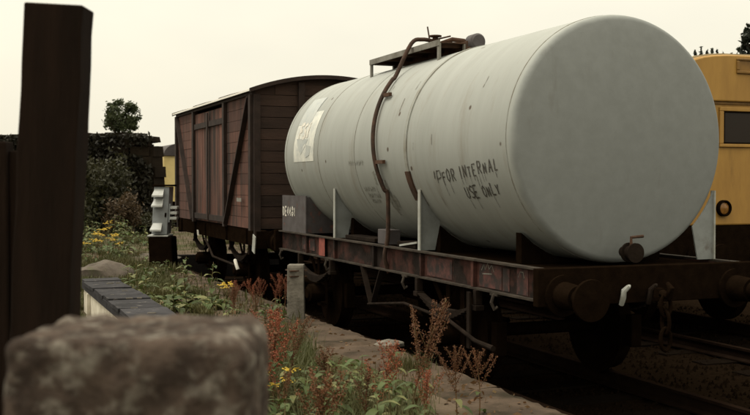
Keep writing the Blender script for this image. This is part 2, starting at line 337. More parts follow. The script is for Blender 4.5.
# ------------------------------------------------------------------ tank wagon
TC = CZ + .39; R = 1.1
DZ = CZ - .70                   # top of solebar
tw = thing('tank_wagon', 'pale grey two-axle tank wagon lettered for internal use only', 'tank wagon', (TA, 11.2, 0))
def ring_pts(y, r, a0, a1, n=48):
    """points round the barrel; angle 0 = top, positive towards the platform side"""
    return [V(TA - r*math.sin(math.radians(a0+(a1-a0)*i/n)), y, TC + r*math.cos(math.radians(a0+(a1-a0)*i/n))) for i in range(n+1)]
YN, YF = 7.82, 14.38
prof = [(YN, R), (YF, R)]
barrel_prof = [(YN + (YF-YN)*i/24, R) for i in range(25)]
barrel = MB().lathe(barrel_prof, (TA,0,TC), 'y', 128).build('barrel', M['tank'], tw)
def head(yk, sgn, mt):
    p = [(yk, R)]
    for i in range(1, 9):                     # knuckle
        a = math.radians(78*i/8); p.append((yk + sgn*.07*math.sin(a), R-.07+.07*math.cos(a)))
    y1, r1 = p[-1]
    for i in range(1, 13):
        t = i/12; p.append((y1 + sgn*.11*(1-(1-t)**2), r1*(1-t)+.0005))
    return MB().lathe(p, (TA,0,TC), 'y', 128).build('tank_end', mt, tw)
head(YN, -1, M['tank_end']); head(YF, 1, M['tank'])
for ys in (7.86, 9.98, 11.55, 12.9, 14.3):
    MB().tube(ring_pts(ys, R+.0, 0, 360, 96), .0055, 6, False).build('weld_seam', M['seam'], tw)
# flat hold-down strap with its rusty lower end
def strap(y, a0, a1, wd, th, mt, nm):
    m = MB(); n = 40; P = []
    for i in range(n+1):
        a = math.radians(a0+(a1-a0)*i/n)
        for (dy, r) in ((-wd/2, R+.001), (-wd/2, R+th), (wd/2, R+th), (wd/2, R+.001)):
            P.append((TA - r*math.sin(a), y+dy, TC + r*math.cos(a)))
    f = [(i*4+k, i*4+k+1, (i+1)*4+k+1, (i+1)*4+k) for i in range(n) for k in range(3)]
    f += [(0,1,2,3), (n*4+3,n*4+2,n*4+1,n*4)]
    return m.add(P, f, False).build(nm, mt, tw)
strap(10.02, -60, 104, .06, .010, M['strap'], 'strap')
strap(10.02, 104, 121, .11, .020, M['rust'], 'strap_end')
strap(10.02, 121, 130, .05, .012, M['rust'], 'strap_end')
# flat things painted on the barrel
def onb(yy, zz, r=R+.004):
    dz = max(-R*.999, min(R*.999, zz-TC)); return V(TA - math.sqrt(max(0, r*r-dz*dz)), yy, zz)
def ona(yy, arc, r=R+.004):
    """arc = metres along the skin above the barrel's middle line"""
    a = arc/R; return V(TA - r*math.cos(a), yy, TC + r*math.sin(a))
def patch(y0, y1, a0, a1, mt, nm, r, ny=2, na=10):
    m = MB(); vs = [ona(y0+(y1-y0)*i/ny, a0+(a1-a0)*j/na, r) for j in range(na+1) for i in range(ny+1)]
    m.add(vs, [(j*(ny+1)+i, j*(ny+1)+i+1, (j+1)*(ny+1)+i+1, (j+1)*(ny+1)+i) for j in range(na) for i in range(ny)], True)
    return m.build(nm, mt, tw, fix=False)
GL = {'F':[[(0,0),(0,1)],[(0,1),(.6,1.02)],[(0,.55),(.5,.55)]], 'O':[[(.3,0),(.05,.25),(.05,.75),(.3,1),(.55,.75),(.55,.25),(.3,0)]],
 'R':[[(0,0),(0,1)],[(0,1),(.45,.95),(.5,.7),(.4,.52),(0,.5)],[(.2,.5),(.58,0)]], 'I':[[(.1,0),(.1,1)]], 'N':[[(0,0),(.02,1),(.5,0),(.52,1)]],
 'T':[[(.3,0),(.28,1)],[(-.02,1),(.6,.98)]], 'E':[[(.55,0),(0,0),(0,1),(.55,1)],[(0,.5),(.42,.5)]], 'A':[[(0,0),(.3,1),(.6,0)],[(.12,.38),(.48,.38)]],
 'L':[[(0,1),(0,0),(.5,.02)]], 'U':[[(0,1),(.02,.2),(.25,0),(.48,.2),(.5,1)]], 'S':[[(.52,.88),(.3,1),(.06,.85),(.1,.6),(.45,.42),(.5,.15),(.25,0),(0,.12)]],
 'Y':[[(0,1),(.28,.5),(.56,1)],[(.28,.5),(.26,0)]], 'D':[[(0,0),(0,1),(.35,.95),(.55,.7),(.55,.3),(.35,.05),(0,0)]], '4':[[(.42,0),(.42,1),(0,.32),(.6,.32)]],
 '8':[[(.3,.52),(.06,.75),(.3,1),(.54,.75),(.3,.52),(.02,.25),(.3,0),(.58,.25),(.3,.52)]], '1':[[(.1,.8),(.28,1),(.28,0)]], 'P':[[(0,0),(0,1),(.45,.95),(.5,.7),(.4,.52),(0,.5)]], ' ':[]}
def strokes(txt, size, adv, jit=0.0, shear=0.0, seed=1):
    rr = random.Random(seed); out = []; own = []; x = 0
    for ci, ch in enumerate(txt):
        dx, dy = rr.uniform(-jit,jit), rr.uniform(-jit,jit); sc = size*(1+rr.uniform(-jit,jit)*3)
        for s_ in GL[ch]: own.append(ci); out.append([(x + (px+shear*py)*sc*.95 + dx*size, py*sc + dy*size) for px, py in s_])
        x += size*(adv if ch not in 'I1' else adv*.62) * (1 if ch != ' ' else .8)
    return out, own
def letters(strk, owner, *args):
    """one part per letter; owner gives the letter index of every stroke"""
    for k in sorted(set(owner)):
        ribbon([s_ for s_, o in zip(strk, owner) if o == k], *args)
def ribbon(strk, wd, place, mt, nm, parent, rr, jag=.25):
    """brush strokes as flat ribbons; place maps (u, v) to the surface"""
    m = MB()
    for s_ in strk:
        pts = []
        for i in range(len(s_)-1):
            a, b = s_[i], s_[i+1]
            n = max(2, int(math.hypot(b[0]-a[0], b[1]-a[1])/.02))
            pts += [(a[0]+(b[0]-a[0])*k/n, a[1]+(b[1]-a[1])*k/n) for k in range(n)]
        pts.append(s_[-1]); vs = []
        for i, p in enumerate(pts):
            q0, q1 = pts[max(0,i-1)], pts[min(len(pts)-1,i+1)]; d = (q1[0]-q0[0], q1[1]-q0[1]); L = math.hypot(*d) or 1
            h = wd/2*(1+rr.uniform(-jag,jag)); nx, ny = -d[1]/L*h, d[0]/L*h
            vs += [place(p[0]+nx, p[1]+ny), place(p[0]-nx, p[1]-ny)]
        m.add(vs, [(2*i,2*i+1,2*i+3,2*i+2) for i in range(len(pts)-1)])
    return m.build(nm, mt, parent, fix=False)
rr = random.Random(3)
def tp(y0, a0, tilt, r=R+.005): return lambda u, v: ona(y0-u, a0+v+u*tilt, r)
s1, wd1 = strokes('FOR INTERNAL', .115, .92, .06, .05, 2)
letters(s1, wd1, .0145, tp(9.22, -.40, .105), M['letter'], 'letter', tw, rr)
s2, wd2 = strokes('USE ONLY', .108, .86, .06, .05, 5)
letters(s2, wd2, .0145, tp(8.83, -.565, .085), M['letter'], 'letter', tw, rr)
# runs of paint below the letters, and a scrubbed-out first letter
dr = []
for (s_, y0, a0, tl) in ((s1, 0, 0, 0), (s2, .39, -.18, 0)):
    for k in s_:
        if rr.random() < .4:
            u, v = min(k, key=lambda p: p[1]); dr.append([(u+y0, v+a0+.105*u*.9), (u+y0+.004, v+a0+.105*u*.9-rr.uniform(.04,.2))])
for k in dr: ribbon([k], .005, tp(9.22, -.40, 0, R+.0045), M['letter'], 'paint_run', tw, rr, .5)
ribbon([[(-.13,.0),(-.11,.12)],[(-.11,.12),(-.03,.12),(-.03,.05),(-.1,.04)],[(-.16,.13),(-.18,.05)]], .014, tp(9.22,-.385,.105), M['letter'], 'lettering', tw, rr, .6)
# faint worn small lettering beside the hose
for k, (yy, aa, ll) in enumerate(((11.75,-.18,.5),(11.45,-.50,.34),(11.4,-.585,.3),(11.38,-.66,.26))):
    fs = []
    u = 0
    while u < ll:
        fs.append([(u,0),(u,.055)]); fs.append([(u,.0 if rr.random()<.5 else .055),(u+.03,.03)]); u += rr.uniform(.045,.075)
    ribbon(fs, .012, tp(yy, aa, 0), M['faint'], 'worn_lettering', tw, rr, .5)['kind'] = 'stuff'
M['run'] = mat('rust_run', (.15,.125,.095), (.24,.24,.215), scale=12, rough=.8)
for k in range(11):
    yy = rr.choice((9.98, 9.98, 11.55, 12.9, 8.6, 9.2, 10.5, 13.4, 8.2, 11.0))+rr.uniform(-.25,.25); a0 = rr.uniform(-.6,.95); ln = rr.uniform(.05,.2)
    if abs(yy-13.5) < .55 and a0 > -.3: continue
    ribbon([[(0,0),(rr.uniform(-.008,.008),-ln*.5),(rr.uniform(-.008,.008),-ln)]], rr.uniform(.006,.016), tp(yy, a0, 0, R+.003), M['run'], 'rust_run', tw, rr, .7)
# oily spill below the filling pipe
for k in range(9):
    yy = 10.78+rr.gauss(0,.10); a0 = rr.uniform(-.55,-.25); ln = rr.uniform(.15,.45)
    ribbon([[(0,0),(rr.uniform(-.02,.02),-ln*.5),(rr.uniform(-.02,.02),-ln)]], rr.uniform(.03,.08), tp(yy, a0, 0, R+.0028+k*.0001), M['faint'], 'oil_stain', tw, rr, .6)
# faded emblem panel
patch(13.95, 13.08, -.10, .60, M['poster'], 'emblem_panel', R+.003)
patch(13.95, 13.40, .42, .86, M['postergrey'], 'emblem_panel', R+.0045)
s3, o3 = strokes('FSI', .21, .80, .03, .1, 4)
letters(s3, o3, .05, tp(13.78, .22, 0, R+.007), M['white'], 'letter', tw, rr, .35)
m = MB(); P3 = [(13.86,.22),(13.35,.20),(13.45,.10),(13.62,-.0),(13.72,.06)]
m.add([ona(a, b, R+.006) for a, b in P3], [tuple(range(5))]); m.build('emblem', M['postergrey'], tw, fix=False)
m = MB(); P3 = [(13.4,.12),(13.2,.10),(13.25,-.02),(13.42,-.05)]
m.add([ona(a, b, R+.006) for a, b in P3], [tuple(range(4))]); m.build('emblem', M['postergrey'], tw, fix=False)

# solebars (channels), headstocks, floor, cross members
FA0, FA1, FY0, FY1 = TA-1.0, TA+1.0, 7.38, 14.9
for s_, x in ((-1, FA0), (1, FA1)):
    m = MB(); i = -s_
    m.box(min(x+i*.010,x+i*.03), max(x+i*.010,x+i*.03), FY0, FY1, DZ-.262, DZ-.018)
    so_ = m.build('solebar', M['solebar'], tw)
    MB().box(min(x-s_*-.0+s_*.05,x+i*.03), max(x+s_*.05,x+i*.03), FY0-.02, FY1+.02, DZ-.017, DZ).build('top_flange', M['flangetop'], so_)
    MB().box(min(x+s_*.045,x+i*.03), max(x+s_*.045,x+i*.03), FY0, FY1, DZ-.28, DZ-.263).build('bottom_flange', M['flangetop'], so_)
    for ky in (8.6, 9.78, 11.1, 12.45, 13.6):        # stiffeners on the web
        MB().box(min(x+i*.008,x+s_*.03), max(x+i*.008,x+s_*.03), ky, ky+.05, DZ-.26, DZ-.02).build('stiffener', M['solebar'], so_)
for y0 in (FY0-.06, FY1-.02):
    MB().box(FA0-.10, FA1+.10, y0, y0+.08, DZ-.31, DZ+.004).build('headstock', M['nearblack'], tw, .008)
MB().box(FA0+.03, FA1-.03, FY0+.03, FY1-.03, DZ-.05, DZ-.03).build('floor_plate', M['nearblack'], tw)
for ky in (8.6, 10.3, 11.9, 13.6):
    MB().box(FA0+.03, FA1-.03, ky, ky+.09, DZ-.24, DZ-.051).build('cross_member', M['nearblack'], tw)
# patches of old red paint on the near solebar
def sp(y0, y1, z0, z1, mt, x=FA0+.0085):
    return MB().box(x-.003, x, y0, y1, z0, z1).build('paint_patch', mt, tw)
sp(9.12, 9.7, DZ-.245, DZ-.05, M['pink']);
sp(8.12, 8.55, DZ-.25, DZ-.04, M['pink']); sp(7.98, 8.10, DZ-.25, DZ-.05, M['pink']); sp(7.66, 7.85, DZ-.255, DZ-.03, M['pink'])
sp(13.35, 13.9, DZ-.22, DZ-.06, M['pink']); sp(12.82, 13.05, DZ-.255, DZ-.015, M['redpatch'], FA0-.031)
s5, o5 = strokes('4 1', .09, .8, .05, 0, 2)
letters(s5, o5, .018, lambda u, v: V(FA0+.004, 13.72-u, DZ-.18+v), M['redpatch'], 'letter', tw, rr, .4)
# white chalk scribble on the red patch
ribbon([[(0,0),(.05,.06),(.07,.01),(.12,.07),(.15,.02),(.2,.06),(.24,.0)],[(.02,-.03),(.2,-.02)]], .009, lambda u, v: V(FA0+.003, 8.5-u, DZ-.10+v), M['galv'], 'chalk_mark', tw, rr, .5)
ribbon([[(0,0),(.03,.05),(.08,.05),(.1,0)]], .008, lambda u, v: V(FA0+.003, 7.82-u, DZ-.11+v), M['galv'], 'chalk_mark', tw, rr, .5)

# gussets carrying the barrel
def gusset(y, side):
    x0 = TA + side*1.0; i = -side
    pts = [(0,0), (0,.60), (.03,.625)]
    poly = []
    z0 = DZ
    for k in range(7):                                   # follow the barrel
        z = DZ + .60 - .30*k/6; dz = z-TC
        poly.append((1.0 - math.sqrt(max(0, R*R-dz*dz)) - .004, z-DZ))
    poly = [(0,0), (0,.62)] + [(max(.012, px), pz) for px, pz in poly] + [(.17, 0)]
    pw = [(x0 + i*px, z0+pz) for px, pz in poly]
    if side > 0: pw = pw[::-1]
    g_ = MB().prism(pw, y, y+.014).build('gusset', M['gusset'], tw)
    MB().box(min(x0,x0-i*.014), max(x0,x0-i*.014), y-.02, y+.035, DZ+.001, DZ+.63).build('gusset_flange', M['flange'], g_)
for y in (9.86, 12.5):
    gusset(y, -1); gusset(y, 1)
gusset(7.75, 1)
# closed end supports with side panels (number on the far one)
def endbox(y0, y1, h, side, mt, yface):
    x = TA + side*1.0; i = -side
    a, b = sorted((x, x+i*.02))
    pn = MB().box(a, b, y0, y1, DZ+.001, DZ+h).build('side_panel', mt, tw)
    poly = [(.021,0), (.021,h-.02)]
    for k in range(10):
        z = DZ + h-.02 - (h-.12)*k/9; dz = z-TC
        poly.append((max(.024, 1.0 - math.sqrt(max(0, R*R-dz*dz)) - .004), z-DZ))
    poly.append((.75, 0))
    pw = [(x + i*px, DZ+.001+pz) for px, pz in poly]
    if side > 0: pw = pw[::-1]
    MB().prism(pw, yface, yface+.012).build('end_support', mt, tw)
    return pn
pn = endbox(13.72, 14.84, .52, -1, M['panel'], 13.73); pn['label'] = 'dark panel with white number DE 4481'
endbox(13.72, 14.84, .52, 1, M['panel'], 13.73)
s4, o4 = strokes('DE4481', .125, .86, .03, 0, 9)
letters(s4, o4, .026, lambda u, v: V(FA0-.004, 14.80-u, DZ+.23+v), M['white'], 'letter', pn, rr, .3)
# timber/steel bits lying on the frame between the gussets
for (y0, y1, x0, x1, h, mt) in ((10.1, 10.6, .05, .30, .06, 'gear'), (11.3, 12.3, .06, .28, .05, 'gear'), (10.85, 11.15, .04, .20, .17, 'panel')):
    MB().box(FA0+x0, FA0+x1, y0, y1, DZ+.001, DZ+h).build('bearer', M[mt], tw, .008)
MB().bar((FA0+.02, 10.45, DZ+.02), (FA0+.05, 10.05, DZ+.07), .012, .02).build('rod', M['flange'], tw)
# under-barrel saddle timbers
for y in (8.2, 9.9, 12.5, 14.0):
    poly = [(-.75,0)] + [(-.75+1.5*k/12, max(.02, (TC-math.sqrt(R*R-(-.75+1.5*k/12)**2))-DZ-.006)) for k in range(13)] + [(.75,0)]
    MB().prism([(TA+px, DZ-.028+pz) for px, pz in poly], y, y+.1).build('saddle', M['nearblack'], tw)

# walkway plate on top, manway and valves
WZ = CZ + 1.555
wk = MB().box(4.90, 5.22, 10.40, 12.45, WZ-.012, WZ).build('walkway', M['rust'], tw)
MB().box(4.885, 4.90, 10.38, 12.47, WZ-.045, WZ+.02).build('walkway_edge', M['galv'], wk)
MB().box(4.901, 5.219, 12.45, 12.465, WZ-.045, WZ+.015).build('walkway_edge', M['galv'], wk)
MB().box(5.22, 5.24, 10.38, 12.47, WZ-.075, WZ+.02).build('walkway_edge', M['rust'], wk)
for ky in (10.42, 12.44):
    for x in (4.905, 5.215):
        zt = TC + math.sqrt(R*R-(x-TA)**2)
        MB().box(x-.014, x+.014, ky-.022, ky+.022, zt-.01, WZ-.013).build('walkway_leg', M['galv'], wk)
for k in range(5):
    MB().box(4.91, 5.215, 10.5+k*.45, 10.54+k*.45, WZ-.05, WZ-.0125).build('walkway_bearer', M['rust'], wk)
mw = MB().lathe([(0,.0005),(0,.28),(.10,.28),(.10,.32),(.15,.32),(.16,.29),(.185,.15),(.19,.0005)], (5.58,11.45,TC+R-.035), 'z', 40).build('manway', M['rust'], tw)
for k in range(8):
    q = k*math.pi/4+.2
    MB().lathe([(0,.022),(.05,.022),(.055,.0005)], (5.58+.28*math.cos(q), 11.45+.28*math.sin(q), TC+R+.116), 'z', 8).build('bolt', M['rust'], mw)
# dark plate standing along the top behind the walkway
MB().prism([(10.95, WZ+.06), (10.45, TC+R+.03), (10.45, TC+R-.02), (12.2, TC+R-.02), (12.2, WZ+.02), (11.5, WZ+.04)], 5.26, 5.28, 'yz').build('splash_plate', M['rust'], tw)
vl = MB().lathe([(0,.045),(.07,.045),(.07,.08),(.10,.08),(.11,.04),(.17,.03)], (5.2,11.15,WZ), 'z', 16).build('valve', M['rust'], tw)
MB().lathe([(-.008,.0005),(-.008,.075),(.008,.075),(.008,.0005)], (5.2,11.15,WZ+.17), 'z', 20).build('handwheel', M['rust'], vl)
MB().tube([(5.2,11.15,WZ+.13),(5.3,10.95,WZ+.15)], .010, 6).build('lever', M['rust'], vl)
MB().tube([(5.16,11.2,WZ+.05),(5.15,11.22,WZ+.18),(5.14,11.24,WZ+.29)], .009, 6).build('lever', M['rust'], vl)
vb = MB().lathe([(0,.07),(.02,.08),(.14,.08),(.17,.06),(.175,.0005)], (5.60,10.92,TC+R-.03), 'z', 24).build('vent_dome', M['rust'], tw)
MB().lathe([(-.11,.0005),(-.11,.075),(-.085,.095),(.07,.095),(.09,.08),(.09,.0005)], (5.60,10.92,TC+R+.155), 'y', 24).build('vent_cap', M['panel'], vb)
MB().tube([(5.2,11.12,WZ+.06),(5.35,11.0,WZ+.12),(5.5,11.0,WZ+.11),(5.58,10.98,WZ+.05)], .028, 8).build('valve_pipe', M['rust'], tw)
for (px_, py_, hz) in ((5.4,11.2,.13),(5.45,11.32,.10),(5.38,11.55,.09)):
    MB().tube([(px_,py_,WZ-.02),(px_,py_,WZ+hz)], .02, 7).build('filler_stub', M['rust'], tw)
# filling pipe from the valve over the walkway and down the platform side
hp = [V(5.18,11.15,WZ+.11), V(5.02,11.13,WZ+.12), V(4.87,11.10,WZ+.06)]
rp = ring_pts(11.06, R+.045, 42, 118, 20)
hose_pts = hp + [rp[i] + V(0, -.34*(i/20)**.8, 0) for i in range(len(rp))] + [V(4.42, 10.72, DZ+.12), V(4.39, 10.74, DZ-.12), V(4.45, 10.76, DZ-.3)]
def catmull(P, n=5):
    out = []
    for i in range(len(P)-1):
        p0, p1, p2, p3 = P[max(0,i-1)], P[i], P[i+1], P[min(len(P)-1,i+2)]
        for k in range(n):
            t = k/n; out.append(.5*((2*p1)+(p2-p0)*t+(2*p0-5*p1+4*p2-p3)*t*t+(3*p1-p0-3*p2+p3)*t**3))
    return out + [P[-1]]
hs = MB().tube(catmull(hose_pts), .024, 12).build('filling_pipe', M['hose'], tw)
for (aa, yy) in ((58, 10.92), (98, 10.72)):
    p = ring_pts(yy, R+.035, aa, aa+1, 1)[0]
    MB().bar(p + V(-.0,-.16,0), p + V(.0,.05,0), .035, .04).build('pipe_clamp', M['rust'], hs)
# outlet valve on the near end
MB().lathe([(0,.045),(-.08,.045),(-.08,.085),(-.10,.085),(-.10,.06),(-.17,.06),(-.17,.085),(-.19,.085),(-.19,.0005)], (TA-.06, 7.64, TC-.99), 'y', 24).build('outlet_valve', M['gear'], tw)
MB().tube([(TA-.06,7.52,TC-.94),(TA-.06,7.52,TC-.86),(TA+.05,7.50,TC-.85)], .014, 8).build('valve_lever', M['rust'], tw)

# running gear
def wheelset(root, ac, y, mt_w='nearblack'):
    for s_ in (-1, 1):
        wh = MB().lathe([(-.06,.07),(-.06,.43),(-.065,.455),(.065,.455),(.07,.49),(.095,.49),(.095,.43),(.06,.40),(.05,.12),(.11,.10),(.11,.0005)] if s_ < 0 else
                        [(.06,.07),(.06,.43),(.065,.455),(-.065,.455),(-.07,.49),(-.095,.49),(-.095,.43),(-.06,.40),(-.05,.12),(-.11,.10),(-.11,.0005)], (ac+s_*.7525, y, .455), 'x', 40).build('wheel', M[mt_w], root)
        x = ac + s_*1.03
        MB().lathe([(-.01,.10),(-.01,.0005)] if False else [(-.12,.12),(.10,.12),(.10,.09),(.13,.08),(.13,.0005)] if s_ > 0 else [(.12,.12),(-.10,.12),(-.10,.09),(-.13,.08),(-.13,.0005)], (x, y, .455), 'x', 12).build('axlebox', M['nearblack'], root, .01)
        for d in (-1, 1):                                   # W-iron
            m = MB(); xi = ac + s_*.93
            m.bar((xi, y+d*.16, .30), (xi, y+d*.16, .95), .015, .09, (0,1,0)).bar((xi, y+d*.18, .62), (xi, y+d*.52, .95), .015, .07, (0,1,0))
            m.build('axle_guard', M['nearblack'], root)
        MB().bar((ac+s_*.93, y-.2, .29), (ac+s_*.93, y+.2, .29), .015, .05).build('keep_bar', M['nearblack'], root)
        sp_ = MB()
        for k in range(7):                                  # leaf spring, drooping leaves
            L = .62-.075*k; n = 8
            for q in range(n):
                t0, t1 = -1+2*q/n, -1+2*(q+1)/n
                z0, z1 = .61+.10*(t0*L/.62)**2+.0, .61+.10*(t1*L/.62)**2
                sp_.bar((x-.0, y+t0*L, z0+.0125*(6-k)), (x, y+t1*L, z1+.0125*(6-k)), .08, .0115)
        sp_.build('leaf_spring', M['gear'], root)
        for d in (-1, 1):
            m = MB(); m.box(x-.045, x+.045, y+d*.66-.05, y+d*.66+.05, .75, .80).box(x-.035, x+.035, y+d*.66-.03, y+d*.66+.03, .80, DZ-.281)
            m.build('spring_shoe', M['gear'], root, .006)
    MB().tube([(ac-.9,y,.455),(ac+.9,y,.455)], .065, 12).build('axle', M['nearblack'], root)
wheelset(tw, TA, 9.17); wheelset(tw, TA, 13.2)
# hanging rope hooks under the solebar
for ky in (8.17, 10.17, 12.7, 14.75):
    m = MB().tube([(FA0-.02,ky,DZ-.27),(FA0-.05,ky,DZ-.30),(FA0-.075,ky-.01,DZ-.36),(FA0-.05,ky-.02,DZ-.42),(FA0-.02,ky-.02,DZ-.40)], .016, 8)
    m.box(FA0-.05, FA0+.01, ky-.07, ky+.07, DZ-.30, DZ-.282); m.build('rope_hook', M['flangetop'], tw)
# brake gear: V hanger, long lever, blocks
MB().bar((FA0-.03,10.85,DZ-.28),(FA0-.03,11.15,.50),.02,.06,(1,0,0)).bar((FA0-.03,11.45,DZ-.28),(FA0-.03,11.15,.50),.02,.06,(1,0,0)).build('brake_hanger', M['gear'], tw)
MB().tube([(FA0-.06,11.2,.52),(FA0-.12,10.0,.66),(FA0-.14,8.9,.62),(FA0-.14,8.35,.50),(FA0-.14,8.0,.48)], [.014,.016,.018,.020,.026], 8).build('brake_lever', M['gear'], tw)
MB().bar((FA0-.10,8.55,DZ-.30),(FA0-.10,8.55,.40),.02,.06,(0,1,0)).build('lever_guide', M['gear'], tw)
for y in (9.17, 13.2):
    for d in (-.56, .56):
        for s_ in (-1, 1):
            MB().box(TA+s_*.7525-.06, TA+s_*.7525+.06, y+d-.05, y+d+.05, .30, .62).build('brake_block', M['nearblack'], tw, .01)
MB().tube([(TA,9.8,.45),(TA,12.6,.45)], .03, 8).build('brake_rod', M['nearblack'], tw)
# buffers and couplings
def buffers(root, ac, yh, sgn, z=1.03):
    for s_ in (-1, 1):
        bf = MB().lathe([(0,.17),(sgn*.03,.17),(sgn*.03,.115),(sgn*.24,.10),(sgn*.24,.075),(sgn*.40,.075)], (ac+s_*.87, yh, z), 'y', 24).build('buffer', M['nearblack'], root)
        MB().lathe([(sgn*.38,.0005),(sgn*.38,.15),(sgn*.41,.17),(sgn*.43,.165),(sgn*.44,.10),(sgn*.445,.0005)], (ac+s_*.87, yh, z), 'y', 28).build('buffer_head', M['nearblack'], bf)
    hk = MB().box(ac-.02, ac+.02, min(yh, yh+sgn*.16), max(yh, yh+sgn*.16), z-.04, z+.04).tube([(ac, yh+sgn*.15, z),(ac, yh+sgn*.24, z-.02),(ac, yh+sgn*.27, z+.05),(ac, yh+sgn*.22, z+.09)], [.035,.035,.03,.018], 10).build('drawhook', M['nearblack'], root)
    for k in range(3):
        zc = z-.10-.14*k; yy = yh+sgn*.2; pts = []
        for q in range(13):
            a = 2*math.pi*q/12; d = .05*math.cos(a)
            pts.append((ac+(d if k%2==0 else 0), yy+(0 if k%2==0 else d), zc+.095*math.sin(a)))
        MB().tube(pts, .017, 8, False).build('coupling_link', M['nearblack'], hk)
buffers(tw, TA, FY0-.06, -1, 1.0); buffers(tw, TA, FY1+.06, 1, 1.0)
for (x, z, mt) in ((TA-.30, 1.02, 'flange'), (TA-.03, 1.02, 'gear')):       # lamp irons on the headstock
    MB().tube([(x,FY0-.061,z-.12),(x,FY0-.09,z-.06),(x,FY0-.10,z+.0),(x+.03,FY0-.12,z+.035),(x+.055,FY0-.10,z+.04)], [.022,.024,.024,.02,.012], 8).build('lamp_iron', M[mt], tw)

# ------------------------------------------------------------------ covered van
VY0, VY1, VX0, VX1, VZ0, VZE, VZP = 15.67, 21.75, TA-1.22, TA+1.22, 1.2, 3.29, 3.56
vn = thing('goods_van', 'rusty brown planked goods van with curved roof behind the tank wagon', 'goods van', (TA, 18.7, 0))
bx1 = MB().box(-.5,.5,-.5,.5,-.5,.5)
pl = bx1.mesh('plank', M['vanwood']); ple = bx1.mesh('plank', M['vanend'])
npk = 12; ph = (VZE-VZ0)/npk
D0, D1 = 17.5, 19.95
def bev(o, w_=.008):
    b = o.modifiers.new('bevel','BEVEL'); b.width = w_; b.segments = 1
for side in (-1, 1):
    x = TA + side*1.22
    for (a, b) in ((VY0+.01, D0), (D1, VY1-.01)):
        for k in range(npk):
            piece('plank', pl, vn, (x-side*(.03+random.uniform(0,.006)), (a+b)/2, VZ0+ph*(k+.5)), (.045, b-a, ph-.006))
    # double doors of upright boards
    dr_ = MB().box(min(x-side*.055,x-side*.06), max(x-side*.055,x-side*.06), D0+.01, D1-.01, VZ0, VZE-.06).build('door', M['vaniron'], vn)
    nb = 12; bw = (D1-D0-.06)/nb
    for k in range(nb):
        piece('door_board', pl, dr_, (x-side*(.022+random.uniform(0,.005)), D0+.03+bw*(k+.5), (VZ0+VZE-.05)/2), (.045, bw-.006, VZE-VZ0-.08))
    for z in (VZ0+.10, VZE-.30):
        MB().box(min(x+side*.002,x+side*.03), max(x+side*.002,x+side*.03), D0+.05, D1-.05, z-.05, z+.05).build('door_rail', M['vaniron'], dr_)
    MB().box(min(x+side*.031,x+side*.05), max(x+side*.031,x+side*.05), (D0+D1)/2-.05, (D0+D1)/2+.05, VZ0+.05, VZE-.1).build('door_strip', M['vaniron'], dr_)
    for y in (VY0+.06, D0-.03, D1+.03, VY1-.06):
        MB().box(min(x-side*.006,x+side*.05), max(x-side*.006,x+side*.05), y-.06, y+.06, VZ0-.02, VZE).build('post', M['vaniron'], vn)
    for (a, b) in (((VY0+.14, VZE-.03), (D0-.12, VZ0+.03)), ((VY1-.14, VZE-.03), (D1+.12, VZ0+.03))):
        MB().bar((x+side*.012, a[0], a[1]), (x+side*.012, b[0], b[1]), .03, .12, (side,0,0)).build('diagonal_brace', M['vaniron'], vn)
    MB().box(min(x-side*.05,x+side*.025), max(x-side*.05,x+side*.025), VY0, VY1, VZE-.001, VZE+.05).build('cant_rail', M['vaniron'], vn)
    MB().box(min(x-side*.09,x-side*.02), max(x-side*.09,x-side*.02), VY0, VY1, VZ0-.26, VZ0-.005).build('solebar', M['nearblack'], vn)
    for ky in (16.1, 17.45, 19.1, 20.0, 21.3):
        MB().box(min(x-side*.02,x+side*.01), max(x-side*.02,x+side*.01), ky, ky+.06, VZ0-.25, VZ0-.02).build('floor_bracket', M['nearblack'], vn)
for yy, sg in ((VY0, -1), (VY1, 1)):
    k = 0; z = VZ0
    while z+ph < VZP-.03:
        zt = z+ph*.5
        hw = 1.19 if z+ph < VZE+.01 else min(1.19, 1.30*math.sqrt(max(.02, 1-(z+ph-VZE-.04)/(VZP-VZE-.03))))
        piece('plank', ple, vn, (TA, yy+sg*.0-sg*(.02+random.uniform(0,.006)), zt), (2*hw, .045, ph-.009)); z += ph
    for x in (VX0+.05, TA-.45, TA+.45, VX1-.05):
        MB().box(x-.05, x+.05, min(yy+sg*.004,yy+sg*.06), max(yy+sg*.004,yy+sg*.06), VZ0-.2, (VZE if abs(x-TA) > 1 else VZE+.2)).build('end_post', M['vaniron'], vn)
    MB().box(VX0+.03, VX1-.03, min(yy-sg*.05,yy+sg*.066), max(yy-sg*.05,yy+sg*.065), VZ0-.30, VZ0-.03).build('headstock', M['nearblack'], vn)
MB().prism([(TA-1.2,VZE)]+[(TA+1.2*t/8, VZE+.04+(VZP-VZE-.03)*(1-(1.2*t/8/1.3)**2)-.004) for t in range(-8,9)]+[(TA+1.2,VZE)], VY0+.05, VY1-.05).build('gable_lining', M['nearblack'], vn)
MB().prism([(TA-1.19,VZE+.0)]+[(TA+1.19*t/8, VZE+.04+(VZP-VZE-.03)*(1-(1.19*t/8/1.3)**2)-.006) for t in range(-8,9)]+[(TA+1.19,VZE+.0)], VY0+.012, VY0+.045).build('gable_board', M['vanend'], vn)
# lining so that no light passes through the joints
MB().box(VX0+.07, VX1-.07, VY0+.06, VY1-.06, VZ0, VZE-.02).build('body_lining', M['nearblack'], vn)
